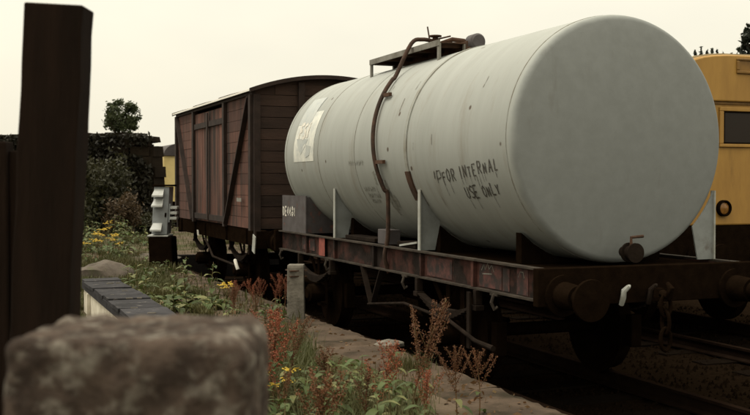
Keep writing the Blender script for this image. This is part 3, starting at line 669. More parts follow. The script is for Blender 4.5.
# arched roof: sheet of real thickness
n = 24; po, pi_ = [], []
for i in range(n+1):
    t = -1+2*i/n; xx = TA+1.30*t; zz = VZE+.045+(VZP-VZE-.03)*(1-t*t)
    po.append((xx, zz+.03)); pi_.append((xx, zz))
rf = MB().prism(po + pi_[::-1], VY0-.08, VY1+.08).build('roof', M['vanroof'], vn)
MB().prism([(p[0], p[1]+.012) for p in po] + [(p[0], p[1]-.05) for p in po[::-1]], VY0-.13, VY0-.081).build('roof_edge', M['vaniron'], rf)
MB().prism([(p[0], p[1]+.012) for p in po] + [(p[0], p[1]-.05) for p in po[::-1]], VY1+.081, VY1+.13).build('roof_edge', M['vaniron'], rf)
for ky in (17.6, 19.7):
    MB().prism([(p[0], p[1]+.014) for p in po] + [(p[0], p[1]+.002) for p in po[::-1]], ky, ky+.05).build('roof_strip', M['vaniron'], rf)
wheelset(vn, TA, 17.2); wheelset(vn, TA, 20.2)
buffers(vn, TA, VY0-.06, -1); buffers(vn, TA, VY1+.06, 1)
MB().tube([(VX0-.02,19.0,VZ0-.3),(VX0-.06,18.2,.62),(VX0-.06,16.6,.58)], .02, 8).build('brake_lever', M['gear'], vn)
# tilted plate by the near corner, small white marks under the floor
MB().obox((VX0-.02, VY0-.10, VZ0-.22), (.006,0,0), (0,.075,.02), (0,-.03,.13)).build('label_plate', M['flange'], vn)
MB().obox((VX0-.03, 19.6, .98), (.006,0,0), (0,.05,0), (0,.02,.05)).build('label_clip', M['white'], vn)
MB().tube([(VX0-.04,16.6,.60),(VX0-.07,16.55,.66),(VX0-.07,16.48,.60),(VX0-.05,16.45,.52)], .028, 8).build('hook', M['white'], vn)
MB().box(VX0-.052,VX0-.05,VY0+.55,VY0+.85,VZ0+.42,VZ0+.48).build('number_mark', M['galv'], vn)

# ------------------------------------------------------------------ yellow-fronted locomotive on the next track
LY = 10.3
lo = thing('diesel_locomotive', 'yellow-fronted diesel locomotive standing beyond the pale tank', 'locomotive', (LA, 17, 0))
def section(hw, zb, zs, zp, n=10):
    pts = [(-hw, zb), (-hw, zs)]
    for i in range(1, n):
        t = math.pi/2*i/n; pts.append((-hw*math.cos(t)**.55, zs+(zp-zs)*math.sin(t)))
    pts.append((0, zp)); return pts + [(-x, z) for x, z in pts[-2::-1]]
sec = section(1.33, 1.40, 3.10, 3.52)
MB().prism([(LA+x*.985, 1.4+(z-1.4)*.985) for x, z in sec], LY+.06, 24.5).build('body', M['locoside'], lo)
MB().prism([(LA+x*.995, max(z, 3.20)) for x, z in sec if z > 3.15] , LY+.059, 24.45).build('roof', M['roofgrey'], lo)
fr = MB().prism([(LA+x*.99, 1.40+(z-1.40)*.99) for x, z in sec], LY, LY+.058).build('cab_front', M['yellow'], lo, .02)
# upper brow standing proud of the window band, with a dark rain strip below it
MB().prism([(LA+x*.985, 1.4+(z-1.4)*.985) for x, z in section(1.33, 2.94, 3.10, 3.52)], LY-.05, LY-.001).build('brow', M['yellow'], fr, .015)
MB().box(LA-1.28, LA+1.28, LY-.02, LY-.001, 2.885, 2.935).build('rain_strip', M['yellowdirty'], fr)
for (x0, x1) in ((LA-1.22, LA-.70), (LA-.58, LA+.58), (LA+.70, LA+1.22)):
    wf = MB().box(x0, x1, LY-.03, LY-.0015, 2.36, 2.40).box(x0, x1, LY-.03, LY-.0015, 2.80, 2.85).box(x0, x0+.06, LY-.03, LY-.0015, 2.401, 2.799).box(x1-.06, x1, LY-.03, LY-.0015, 2.401, 2.799).build('window_frame', M['yellow'], fr, .008)
    g0, g1 = x0+.061, x1-.061
    MB().box(g0, g1, LY-.022, LY-.0125, 2.401, 2.418).box(g0, g1, LY-.022, LY-.0125, 2.782, 2.799).box(g0, g0+.018, LY-.022, LY-.0125, 2.4185, 2.7815).box(g1-.018, g1, LY-.022, LY-.0125, 2.4185, 2.7815).build('gasket', M['nearblack'], wf)
    MB().box(x0+.061, x1-.061, LY-.012, LY-.002, 2.402, 2.798).build('window_pane', M['glass'], wf)
hc = MB().box(LA-.36, LA+.36, LY-.075, LY-.051, 3.26, 3.30).box(LA-.36, LA+.36, LY-.075, LY-.051, 3.42, 3.45).box(LA-.36, LA-.32, LY-.075, LY-.051, 3.301, 3.419).box(LA+.32, LA+.36, LY-.075, LY-.051, 3.301, 3.419).build('headcode_frame', M['yellowdirty'], fr, .01)
MB().box(LA-.319, LA+.319, LY-.060, LY-.0515, 3.302, 3.418).build('headcode_panel', M['yellowdirty'], hc)
for s_ in (-1, 1):
    hl = MB().lathe([(0,.10),(-.05,.10),(-.06,.085),(-.03,.07)], (LA+s_*.51, LY-.001, 1.61), 'y', 28).build('marker_lamp', M['nearblack'], fr)
    MB().lathe([(-.03,.072),(-.045,.04),(-.05,.0005)], (LA+s_*.51, LY-.001, 1.61), 'y', 24).build('lamp_lens', M['lens'], hl)
MB().box(LA-.07, LA+.12, LY-.054, LY-.0505, 3.02, 3.12).build('notice', M['white'], fr)
MB().box(LA-.05, LA-.01, LY-.058, LY-.0545, 3.035, 3.105).build('notice_mark', M['letter'], fr)
MB().box(LA-1.30, LA+1.30, LY+.01, LY+.2, .75, 1.395).build('buffer_beam', M['nearblack'], lo, .01)
MB().box(LA-1.25, LA+1.25, LY+.25, 24.3, .95, 1.39).build('underframe', M['nearblack'], lo)
buffers(lo, LA, LY+.008, -1)
for yb in (13.0, 21.5):
    MB().box(LA-1.1, LA+1.1, yb-1.7, yb+1.7, .45, .80).build('bogie_frame', M['nearblack'], lo, .02)
    for d in (-1.2, 1.2):
        for s_ in (-1, 1):
            MB().lathe([(-.065,.0005),(-.065,.50),(.065,.50),(.065,.0005)], (LA+s_*.7525, yb+d, .5), 'x', 32).build('wheel', M['nearblack'], lo)
MB().box(LA-1.15, LA+1.15, 15.4, 19.2, .35, .94).build('fuel_tank', M['nearblack'], lo, .03)

# far yellow coach on the same track
yc = thing('yellow_coach', 'distant pale yellow rail vehicle with dark roof beside the brick ruin', 'rail vehicle', (LA, 48, 0))
sc2 = section(1.33, 1.15, 3.05, 3.60)
MB().prism([(LA+x, z) for x, z in sc2 if z <= 3.06], 43.5, 55).build('body', M['cyellow'], yc)
MB().prism([(LA+x*1.02, z+.01) for x, z in sc2 if z >= 3.04], 43.4, 55.1).build('roof', M['dkroof'], yc)
MB().box(LA-1.2, LA+1.2, 43.6, 54.9, .6, 1.14).build('underframe', M['nearblack'], yc)
for yb in (45.5, 53):
    for s_ in (-1, 1):
        MB().lathe([(-.065,.0005),(-.065,.46),(.065,.46),(.065,.0005)], (LA+s_*.7525, yb, .46), 'x', 24).build('wheel', M['nearblack'], yc)

# ------------------------------------------------------------------ grey cabinet by the van
cb0 = at(161, 268, PZ)
CX, CY = cb0.x, cb0.y
cb = thing('equipment_cabinet', 'grey steel cabinet with white hinged hoods on a dark plinth beside the van', 'cabinet', (CX, CY, PZ))
def local(root, u, v, z):       # u to the right seen from the camera, v away from it
    return V(CX + u*ct + v*st, CY - u*st + v*ct, z)
def lbox(m, u0, u1, v0, v1, z0, z1, lean=0.0):
    vs = [local(None, u+lean*(z-PZ-.5), v, z) for z in (z0, z1) for v in (v0, v1) for u in (u0, u1)]
    return m.add(vs, [(0,2,3,1),(4,5,7,6),(0,1,5,4),(2,6,7,3),(0,4,6,2),(1,3,7,5)])
lbox(MB(), -.24, .20, -.05, .50, PZ-.05, PZ+.58, -.05).build('plinth', M['nearblack'], cb, .03)
cbx = lbox(MB(), -.19, .10, .0, .40, PZ+.625, PZ+1.52, .06).build('casing', M['cabinet'], cb, .012)
lbox(MB(), -.25, .14, -.06, .44, PZ+.585, PZ+.615).build('base_flange', M['cabwhite'], cb, .006)
lbox(MB(), -.21, .15, -.04, .43, PZ+1.525, PZ+1.56, .06).build('lid', M['nearblack'], cb, .008)
for z in (1.36, 1.17, .72):
    hd = MB()
    vs = [local(None, u+.06*(z+zz-.5), v, PZ+z+zz) for (u, v, zz) in ((-.17,-.002,.12),(.0,-.002,.12),(-.17,-.002,-.02),(.0,-.002,-.02),(-.20,-.13,.0),(.01,-.13,.0),(-.20,-.13,-.03),(.01,-.13,-.03))]
    hd.add(vs, [(0,1,5,4),(4,5,7,6),(0,4,6,2),(1,3,7,5),(2,6,7,3),(0,2,3,1)]); hd.build('hood', M['cabwhite'], cb)
lbox(MB(), .04, .07, -.02, -.002, PZ+.95, PZ+1.03, .06).build('lock', M['nearblack'], cbx)
for k in range(3):
    lbox(MB(), .13, .26, .02, .2, PZ+.90+.10*k, PZ+.955+.10*k, .06).build('louvre', M['cabwhite'], cb, .008)
lbox(MB(), .105, .13, .02, .2, PZ+.85, PZ+1.2, .06).build('louvre_back', M['cabinet'], cb)

# ------------------------------------------------------------------ low cream trough with dark lid boards
tr = thing('low_trough', 'low cream-sided trough topped with dark slate-like boards', 'trough', (1.6, 10.4, PZ))
MB().box(1.40, 1.76, 7.0, 13.2, PZ-.06, PZ+.36).build('side_wall', M['cream'], tr, .01)
MB().box(1.375, 1.39, 7.0, 13.2, PZ+.30, PZ+.375).build('edge_strip', M['slate'], tr)
for k in range(3): MB().box(1.36, 1.398, 7.3+k*2.6, 7.36+k*2.6, PZ-.05, PZ+.295).build('batten', M['cream'], tr)
bm_ = MB().box(-.215,.215,-.5,.5,-.02,.02).mesh('lid_board', M['slate'])
y = 7.0
while y < 13.2:
    L = random.uniform(.34,.5)
    o = piece('lid_board', bm_, tr, (1.59+random.uniform(-.015,.015), y+L/2, PZ+.385+random.uniform(-.006,.008)), (1, L-.015, 1), (random.uniform(-.02,.02), random.uniform(-.02,.02), random.uniform(-.02,.02)))
    for q in range(random.choice((0,1,1,2))):
        x0_ = 1.40+random.uniform(0,.30); l_ = random.uniform(.02,.09)
        MB().obox((x0_+l_/2, y+random.uniform(-.01,.01), PZ+.411), (l_/2, random.uniform(-.01,.01), 0), (0, random.uniform(.004,.010), 0), (0,0,.006)).build('mortar_chip', M['concrete'], tr)
    y += L

# ------------------------------------------------------------------ foreground post, gate, stone pillar
pb = at(45, 312, dep=3.3); ptop = at(61, 6, dep=3.3)
base = V(pb.x, pb.y, 0) + (V(pb.x,pb.y,pb.z)-ptop)*0; dirv = (ptop-pb).normalized()
t0 = (PZ-.2-pb.z)/dirv.z; p0 = pb + dirv*t0
po_ = thing('timber_post', 'tall black tarred timber post leaning at the left edge', 'post', (p0.x, p0.y, PZ))
rv = V(ct, -st, 0); fv = V(st, ct, 0)
m = MB(); nseg = 26; vs = []
for i in range(nseg+1):
    c = p0 + (ptop-p0)*(i/nseg)
    for (a, b) in ((-1,-1),(1,-1),(1,1),(-1,1)):
        wv = .092 + .006*noise.noise(Vector((i*.5, a*3, b*5)))
        vs.append(c + rv*a*wv + fv*b*.065 + V(0,0,(-.01 if (i == nseg and a > 0) else 0)))
m.add(vs, [(i*4+k, i*4+(k+1)%4, (i+1)*4+(k+1)%4, (i+1)*4+k) for i in range(nseg) for k in range(4)] + [(0,3,2,1), (nseg*4,nseg*4+1,nseg*4+2,nseg*4+3)])
m.build('timber', M['post'], po_, .006)
for zf in (.55, .30):
    c = p0 + (ptop-p0)*zf - fv*.066
    MB().tube([c+rv*.03-fv*.001, c+rv*.03-fv*.022], .016, 8).build('bolt', M['rust'], po_)
gt0 = at(4, 300, dep=3.7)
gt = thing('timber_gate', 'dark plank gate hung beside the tall black post', 'gate', (gt0.x, gt0.y, PZ))
def gpart(px0, px1, pyt, zb, dep, th, nm, mt='post'):
    a, b = at(px0, pyt, dep=dep), at(px1, pyt, dep=dep)
    return MB().obox(((a.x+b.x)/2, (a.y+b.y)/2, (a.z+zb)/2), (b-a)*.5, fv*th/2, (0,0,(a.z-zb)/2)).build(nm, M[mt], gt, .004)
gpart(-22, 10, 142, PZ+.02, 3.70, .08, 'stile')
gpart(-70, -40, 147, PZ+.02, 3.70, .08, 'stile')
for k, (a, b, t) in enumerate(((-39.5,-22.5,150), (10.5,20,151), (20.5,30,143), (-90,-70.5,150))):
    gpart(a, b, t, PZ+.06, 3.70, .03, 'board')
gpart(-90, 30, 190, CZ-.14, 3.78, .035, 'rail'); gpart(-90, 30, 300, CZ-.52, 3.78, .035, 'rail')

# rough stone pillar with lichen, very near the lens
sc_ = at(147, 330, dep=1.66)
sp0 = thing('stone_pillar', 'rough lichen-spotted stone gate pillar in the near left foreground', 'pillar', (sc_.x, sc_.y, PZ))
m = MB(); hw, hd_, ztop = .180, .15, 1.69
n = 34; vs = []; fs = []
def grid_face(o, du, dv, nu, nv):
    b0 = len(vs)
    for j in range(nv+1):
        for i in range(nu+1): vs.append(o + du*(i/nu) + dv*(j/nv))
    for j in range(nv):
        for i in range(nu): fs.append((b0+j*(nu+1)+i, b0+j*(nu+1)+i+1, b0+(j+1)*(nu+1)+i+1, b0+(j+1)*(nu+1)+i))
ht = ztop - PZ + .1
A = V(sc_.x, sc_.y, PZ-.1)
grid_face(A - rv*hw - fv*hd_, rv*2*hw, V(0,0,ht), 40, 110)
grid_face(A + rv*hw - fv*hd_, fv*2*hd_, V(0,0,ht), 30, 110)
grid_face(A + rv*hw + fv*hd_, -rv*2*hw, V(0,0,ht), 40, 110)
grid_face(A - rv*hw + fv*hd_, -fv*2*hd_, V(0,0,ht), 30, 110)
grid_face(A - rv*hw - fv*hd_ + V(0,0,ht), rv*2*hw, fv*2*hd_, 40, 30)
cr = .020
def rnd_(p):
    q = p - A; u, v, z = q.dot(rv), q.dot(fv), q.z
    rad = cr + (.025 if u > 0 else 0)
    iu = max(-hw+rad, min(hw-rad, u)); iv = max(-hd_+cr, min(hd_-cr, v)); iz = min(ht-rad, z)
    d = V(u-iu, (v-iv)*rad/cr, z-iz)
    if d.length > 1e-6:
        l = d.length; mxv = max(abs(d.x), abs(d.y), abs(d.z)); d = d.normalized()*mxv
        d = d*min(1, rad/max(d.length, 1e-6))
    u2, v2, z2 = iu+d.x, iv+d.y*cr/rad, iz+d.z
    P_ = A + rv*u2 + fv*v2 + V(0,0,z2)
    nn = d.normalized() if d.length > 1e-6 else V(0,0,0)
    s_ = .004*noise.noise(P_*9) + .005*noise.noise(P_*25) + .004*noise.noise(P_*60)
    return P_ + (rv*nn.x + fv*nn.y + V(0,0,nn.z))*s_
m.add([rnd_(v) for v in vs], fs, True); so2 = m.build('shaft', M['stone'], sp0, fix=False)

# concrete stub post by the platform edge
cp = at(296, 318, PZ)
cq = thing('concrete_stub', 'short square concrete post standing at the platform edge', 'post', (cp.x, cp.y, PZ))
m = MB(); vs = []
for i, (z, hw_) in enumerate(((-.1,.10),(.0,.10),(.2,.098),(.42,.096),(.60,.095),(.63,.088))):
    for (a, b) in ((-1,-1),(1,-1),(1,1),(-1,1)): vs.append(V(cp.x, cp.y, PZ+z) + rv*a*hw_ + fv*b*hw_ + V(.01*noise.noise(V(i,a,b)*1.7), 0, .012*noise.noise(V(i,a*2,b)) if i > 3 else 0))
m.add(vs, [(i*4+k, i*4+(k+1)%4, (i+1)*4+(k+1)%4, (i+1)*4+k) for i in range(5) for k in range(4)] + [(20,21,22,23)])
m.build('shaft', M['concrete'], cq, .008)
for z in (.49, .555):
    MB().box(cp.x-.104, cp.x+.104, cp.y-.104, cp.y+.104, PZ+z, PZ+z+.012).build('wire_band', M['rust'], cq)

# ------------------------------------------------------------------ masonry ruin, rocks
W0, W1 = at(150, 183, dep=36), at(-70, 183, dep=38)
wl = thing('ruined_wall', 'dark ruined masonry wall overgrown with ivy behind the weeds', 'wall', (W0.x, W0.y, PZ))
wd_ = (W1-W0); wd_.z = 0; WL = wd_.length; wd_.normalize(); wn_ = V(-wd_.y, wd_.x, 0)
if wn_.dot(fv) < 0: wn_ = -wn_
MB().obox(V(W0.x,W0.y,PZ+1.5) + wd_*(WL/2+.12) + wn_*.45, wd_*(WL/2-.1), wn_*.35, (0,0,1.45)).build('core', M['wall'], wl)
stm = [MB() for _ in range(3)]
for k, s_ in enumerate(stm):
    r2 = random.Random(k); s_.box(-.5,.5,-.5,.5,-.5,.5); s_.v = [(v[0]*(1+r2.uniform(-.12,.04)), v[1]*(1+r2.uniform(-.1,.1)), v[2]*(1+r2.uniform(-.12,.04))) for v in s_.v]
stm = [s_.mesh('stone', M['wall']) for s_ in stm]
ang = math.atan2(wd_.y, wd_.x)
ns = 0
for row in range(9):
    d = -.05 + random.uniform(-.1, .15); zt = PZ + .357*row
    while d < 5.6 and ns < 230:
        L = random.uniform(.45,.85)
        c = V(W0.x, W0.y, zt+.19) + wd_*(d+L/2) + wn_*random.uniform(.0,.08)
        piece('stone', random.choice(stm), wl, c, (L*.97, .3, .36), (random.uniform(-.03,.03), random.uniform(-.02,.02), ang+random.uniform(-.03,.03))); d += L; ns += 1
for row in range(8):      # return face at the right end
    piece('stone', random.choice(stm), wl, V(W0.x,W0.y,PZ+.357*row+.19) + wd_*(.05+random.uniform(-.06,.05)) + wn_*.4, (.42, .80, .39), (0,0,ang+random.uniform(-.05,.05)))
d = .45
while d < 12:
    L = random.uniform(.5,.8)
    piece('coping_stone', random.choice(stm), wl, V(W0.x,W0.y,PZ+3.26+random.uniform(-.02,.02)) + wd_*(d+L/2) + wn_*.4, (L*.95, .85, .14), (random.uniform(-.03,.03), 0, ang)); d += L
piece('coping_stone', stm[0], wl, V(W0.x,W0.y,PZ+3.08) + wd_*.25 + wn_*.4, (.6,.7,.2), (0,.12,ang))

def leaves(m, pts, smin, smax, rr, flat=.0):
    for p in pts:
        s_ = rr.uniform(smin, smax); a = V(rr.gauss(0,1), rr.gauss(0,1), rr.gauss(0,1)*(1-flat)).normalized(); b = a.cross(V(rr.gauss(0,1), rr.gauss(0,1), rr.gauss(0,1))).normalized()
        m.add([p-a*s_, p+b*s_*.5, p+a*s_, p-b*s_*.5], [(0,1,2,3)])
rr = random.Random(21)
m = MB(); pts = []
for i in range(14000):
    u = rr.uniform(-.15, WL); z = 3.28*rr.random()**.8
    dens = noise.noise(V(u*.5, z*.6, 4)) + (.35 if u > 2.0 else -.02)
    if dens > -.12 or z > 2.7+.5*rr.random(): pts.append(V(W0.x,W0.y,PZ+z) + wd_*u + wn_*rr.uniform(-.30,-.02)*(1 if z < 3.3 else -2))
leaves(m, pts, .05, .13, rr); tag(m.build('ivy', M['darkleaf'], wl, fix=False), kind='stuff')

def rock(nm, c, sx, sy, sz, label, seed, mt='rock'):
    m = MB(); nu, nv = 24, 14; vs = []
    for j in range(nv+1):
        for i in range(nu):
            a, b = 2*math.pi*i/nu, math.pi*j/nv; d = V(math.sin(b)*math.cos(a), math.sin(b)*math.sin(a), math.cos(b))
            k = 1+.28*noise.noise(d*1.6+V(seed,0,0))+.12*noise.noise(d*4+V(0,seed,0)); vs.append(V(c.x+d.x*sx*k, c.y+d.y*sy*k, c.z+d.z*sz*k))
    m.add(vs, [(j*nu+i, j*nu+(i+1)%nu, (j+1)*nu+(i+1)%nu, (j+1)*nu+i) for j in range(nv) for i in range(nu)], True)
    o = m.build(nm, M[mt]); return tag(o, label, 'rock')
p = at(100, 280, PZ); rock('boulder', V(p.x, p.y, PZ-.02), .62, .5, .30, 'wide low tan boulder behind the dark-topped trough', 3)
p = at(97, 226, PZ); rock('boulder', V(p.x, p.y, PZ+.02), .85, .6, .45, 'grey rounded boulder among weeds below the ruined wall', 8)
p = at(155, 257, PZ); rock('boulder', V(p.x, p.y, PZ-.03), .55, .4, .11, 'flat stone half buried in the path left of the cabinet', 12)
p = at(413, 344, PZ); rock('rubble_lump', V(p.x-.26, p.y, PZ+.005), .15, .09, .045, 'pale lump of rubble lying on the platform edge', 15, 'concrete')

# ------------------------------------------------------------------ trees and shrubs
def tree(nm, label, base, H, crown_c, crown_r, nleaf, ls, mt, seed, trunk_r=.18, group=None, holes=.15):
    rr = random.Random(seed); t = thing(nm, label, 'tree', base, group)
    base = Vector(base); cc = Vector(crown_c)
    tk = MB().tube([base-V(0,0,.2), base+(cc-base)*.4+V(.1,0,0), cc+V(0,0,crown_r[2]*.3)], [trunk_r, trunk_r*.75, trunk_r*.25], 8)
    for k in range(9):
        a = rr.uniform(0,6.28); s_ = base+(cc-base)*rr.uniform(.55,1.0); e = cc + V(math.cos(a)*crown_r[0]*.75, math.sin(a)*crown_r[1]*.75, rr.uniform(-.4,.75)*crown_r[2])
        tk.tube([s_, (s_+e)/2+V(0,0,.15), e], [trunk_r*.35, trunk_r*.2, trunk_r*.06], 5)
    tk.build('trunk', M['bark'], t)
    m = MB(); pts = []; cl = []
    while len(cl) < 70:
        d = V(rr.gauss(0,1), rr.gauss(0,1), rr.gauss(0,1)).normalized()*(rr.random()**.38)
        if noise.noise(d*2.4+V(seed,0,0)) > -holes*1.2: cl.append(V(cc.x+d.x*crown_r[0], cc.y+d.y*crown_r[1], cc.z+d.z*crown_r[2]))
    for i in range(nleaf):
        c = cl[i % len(cl)]; pts.append(c + V(rr.gauss(0,1)*crown_r[0], rr.gauss(0,1)*crown_r[1], rr.gauss(0,1)*crown_r[2])*.105)
    leaves(m, pts, ls*.6, ls, rr); m.build('crown', M[mt], t, fix=False)
    return t
b = at(122, 183, dep=70); c = at(122, 118, dep=70)
tree('round_tree', 'small round-headed tree rising behind the ruined wall', (b.x, b.y, PZ), 8, c, (1.28,1.28,1.15), 4000, .14, 'treeleaf', 5, .14)
b = at(752, 183, dep=44); c = at(756, 52, dep=44)
tree('broadleaf_tree', 'dark leafy tree showing above the locomotive roof at right edge', (b.x, b.y, 0), 8, c, (.95,.95,1.0), 1500, .17, 'conifer', 9, .2, holes=-.1)
rr = random.Random(4)
for k, (px, pt) in enumerate(((688,55),(694,50),(700,47),(706,51),(711,49),(716,50),(722,52),(730,54),(681,57))):
    tp_ = at(px, pt, dep=60+k*1.3); t = thing('conifer', 'distant spindly conifer showing above the yellow locomotive', 'tree', (tp_.x, tp_.y, 0), 'conifers beyond the locomotive')
    MB().tube([(tp_.x,tp_.y,-.2),(tp_.x,tp_.y,tp_.z)], [.14,.02], 6).build('trunk', M['bark'], t)
    m = MB(); pts = []
    for i in range(420):
        h = rr.random(); z = 1.0+(tp_.z-1.0)*h; r_ = (1-h)**.8*.85*rr.random()**.5; a = rr.uniform(0,6.28)
        pts.append(V(tp_.x+r_*math.cos(a), tp_.y+r_*math.sin(a), z-r_*.3))
    leaves(m, pts, .08, .2, rr); m.build('crown', M['conifer'], t, fix=False)
def shrub(nm, label, px, py, dep, rx, rz, nleaf, ls, mt, seed, up=0):
    rr = random.Random(seed); p = at(px, py, dep=dep); t = thing(nm, label, 'shrub', (p.x, p.y, PZ))
    stm_ = MB()
    for k in range(8):
        a = rr.uniform(0,6.28); stm_.tube([(p.x,p.y,PZ-.05),(p.x+.3*rx*math.cos(a),p.y+.3*rx*math.sin(a),PZ+rz*.7),(p.x+.75*rx*math.cos(a),p.y+.75*rx*math.sin(a),PZ+rz*rr.uniform(1.2,1.9))],[.035,.022,.008],5)
    stm_.build('stem', M['bark'], t)
    m = MB(); pts = []; cl = []
    for k in range(60):
        d = V(rr.gauss(0,1), rr.gauss(0,1), rr.gauss(0,1)).normalized()*rr.random()**.4; cl.append(V(p.x+d.x*rx, p.y+d.y*rx, PZ+rz+d.z*rz*rr.uniform(.8,1.1)))
    for i in range(nleaf):
        c = cl[i % 60]; q = c + V(rr.gauss(0,.16)*rx, rr.gauss(0,.16)*rx, rr.gauss(0,.16)*rz)
        if q.z > PZ: pts.append(q)
    leaves(m, pts, ls*.5, ls, rr); m.build('foliage', M[mt], t, fix=False)
shrub('tall_shrub', 'tall dull green shrub in front of the ruined wall', 100, 183, 33, .95, 1.25, 4200, .10, 'shrubleaf', 2)
shrub('tall_shrub', 'dark green shrub directly behind the tall black post', 66, 183, 31, 1.1, 1.15, 3500, .10, 'shrubleaf', 12)
shrub('round_bush', 'rounded reddish-brown bush at the foot of the ruined wall', 124, 183, 31, .55, .62, 2600, .07, 'shrubbrown', 6)
shrub('low_bush', 'low green bush between the brown bush and the grey cabinet', 148, 183, 32.5, .75, .30, 2000, .08, 'shrubleaf', 16)

# ------------------------------------------------------------------ weeds
def leafm(L, W, droop, name, mt, seed):
    rr = random.Random(seed); m = MB(); n = 6; vs = []
    for i in range(n+1):
        t = i/n; wv = W*math.sin(math.pi*min(1, t*.9+.06))**.8*(1+rr.uniform(-.12,.12)); z = L*(.55*t - droop*t*t); x = L*t*.85
        vs += [(x, -wv, z+.12*wv), (x, 0, z-.15*wv), (x, wv, z+.12*wv)]
    f = []
    for i in range(n):
        for k in (0,1): f.append((i*3+k, i*3+k+1, (i+1)*3+k+1, (i+1)*3+k))
    m.add(vs, f, True); return m.mesh(name, mt)
LM = [leafm(.16, .028, .5, 'leaf', M['leaf'], 1), leafm(.22, .038, .8, 'leaf', M['leaf'], 2), leafm(.20, .034, .65, 'leaf', M['leafpale'], 3), leafm(.15, .024, .9, 'leaf', M['leafbrown'], 4)]
def seedcluster(m, p, d, L, n, rr, sz):
    for i in range(n):
        t = rr.random(); q = p + d*L*t + V(rr.gauss(0,1), rr.gauss(0,1), rr.gauss(0,1))*.016*(1.15-t*.6)
        s_ = rr.uniform(.5,1.0)*sz; a = [V(rr.gauss(0,1), rr.gauss(0,1), rr.gauss(0,1)).normalized()*s_ for _ in range(3)]
        m.add([q+a[0], q+a[1], q+a[2], q-(a[0]+a[1]+a[2])*.5], [(0,1,2),(0,3,1),(1,3,2),(2,3,0)])
def dock_proto(seed, H, nb, red):
    rr = random.Random(seed); t = thing('dock_plant', 'x', 'weed', (0,0,0)); st_ = MB(); sd_ = MB()
    bend = V(rr.uniform(-.13,.13), rr.uniform(-.13,.13), 0)
    P = [V(0,0,-.03) + bend*(i/6)**2*H*1.2 + V(0,0,H*i/6) for i in range(7)]
    st_.tube(P, [.007,.0065,.006,.005,.004,.003,.002], 5)
    def pt(u): i = min(5, int(u*6)); return P[i]+(P[i+1]-P[i])*(u*6-i)
    for k in range(nb):
        u = .42+.5*k/nb+rr.uniform(-.03,.03); a = k*2.4+rr.uniform(-.4,.4); b = pt(u); L = (1-u)*H*rr.uniform(.6,1.0)+.05
        d = V(math.cos(a)*.55, math.sin(a)*.55, 1).normalized(); e = b+d*L; st_.tube([b, b+d*L*.5+V(0,0,-.01), e], [.003,.0025,.0015], 4)
        seedcluster(sd_, b, d, L, int(25+L*340), rr, .0095)
    seedcluster(sd_, pt(.62), (P[-1]-pt(.62)).normalized(), H*.38, int(150*H/.8), rr, .010)
    st_.build('stem', M['dockstem'], t, fix=False); tag(sd_.build('seed_head', M['dockred' if red else 'dockseed'], t, fix=False), kind='stuff')
    for k in range(rr.randint(4,6)):
        u = rr.uniform(.03,.4); me = LM[rr.choice((0,1,3,3,2))]; piece('leaf', me, t, pt(u), (rr.uniform(.6,1.1),)*3, (0, rr.uniform(-.2,.3), rr.uniform(0,6.28)))
    return t
def rag_proto(seed, H):
    rr = random.Random(seed); t = thing('ragwort', 'x', 'weed', (0,0,0)); st_ = MB(); fl = MB()
    st_.tube([(0,0,-.03),(.01,.0,H*.5),(.02,.01,H*.8)], [.006,.005,.004], 5)
    for k in range(9):
        a = k*2.4; r_ = .035+.075*rr.random(); z = H*(.93+.1*rr.random()); tip = V(.02+r_*math.cos(a), .01+r_*math.sin(a), z)
        st_.tube([(.015,.008,H*.72), tip], [.003,.0015], 4)
        for j in range(4):
            c = tip + V(rr.gauss(0,.016), rr.gauss(0,.016), rr.uniform(0,.018)); nrm = 9; vs = [c+V(0,0,.007)]
            for i in range(nrm*2): q = 2*math.pi*i/(nrm*2); rad = .017 if i % 2 else .010; vs.append(c+V(rad*math.cos(q), rad*math.sin(q), rr.uniform(-.004,.004)))
            fl.add(vs, [(0, 1+i, 1+(i+1)%(nrm*2)) for i in range(nrm*2)])
    st_.build('stem', M['ragstem'], t, fix=False); fl.build('flower_head', M['ragflower'], t, fix=False)
    for k in range(9):
        u = .08+.07*k; piece('leaf', LM[rr.choice((0,0,1,3))], t, V(.008, 0, H*u), (rr.uniform(.4,.75),)*3, (0, rr.uniform(-.2,.3), rr.uniform(0,6.28)))
    return t
def leafy_proto(seed, kind, H):
    rr = random.Random(seed); t = thing('leafy_weed', 'x', 'weed', (0,0,0)); st_ = MB()
    n = {'rosette': 9, 'nettle': 14}[kind]
    if kind == 'nettle': st_.tube([(0,0,-.03),(.02,.01,H*.6),(.03,.0,H)], [.005,.004,.002], 5)
    else: st_.tube([(0,0,-.03),(0,0,.05)], [.012,.006], 5)
    st_.build('stem', M['ragstem'], t, fix=False)
    for k in range(n):
        a = k*2.4+rr.uniform(-.3,.3)
        if kind == 'nettle': z = H*(.15+.85*k/n); s_ = rr.uniform(.5,.8)*(1.15-.4*k/n)
        else: z = .02; s_ = rr.uniform(.8,1.35)
        piece('leaf', LM[rr.choice((0,1,1,2,0) if kind == 'nettle' else (1,2,2,1,3))], t, V(.02*z, 0, z), (s_,)*3, (rr.uniform(-.2,.2), rr.uniform(-.35,.15), a))
    return t
docks = [dock_proto(i, h, nb, red) for i, (h, nb, red) in enumerate(((.85,7,False),(.70,6,False),(.95,8,False),(.60,6,True),(.78,7,True),(.66,3,False),(.9,4,True),(.55,9,False),(.8,5,False)))]
rags = [rag_proto(31, .62), rag_proto(32, .5)]
leafys = [leafy_proto(41,'rosette',0), leafy_proto(42,'rosette',0), leafy_proto(43,'nettle',.38), leafy_proto(44,'nettle',.30), leafy_proto(45,'nettle',.45)]
used = set()
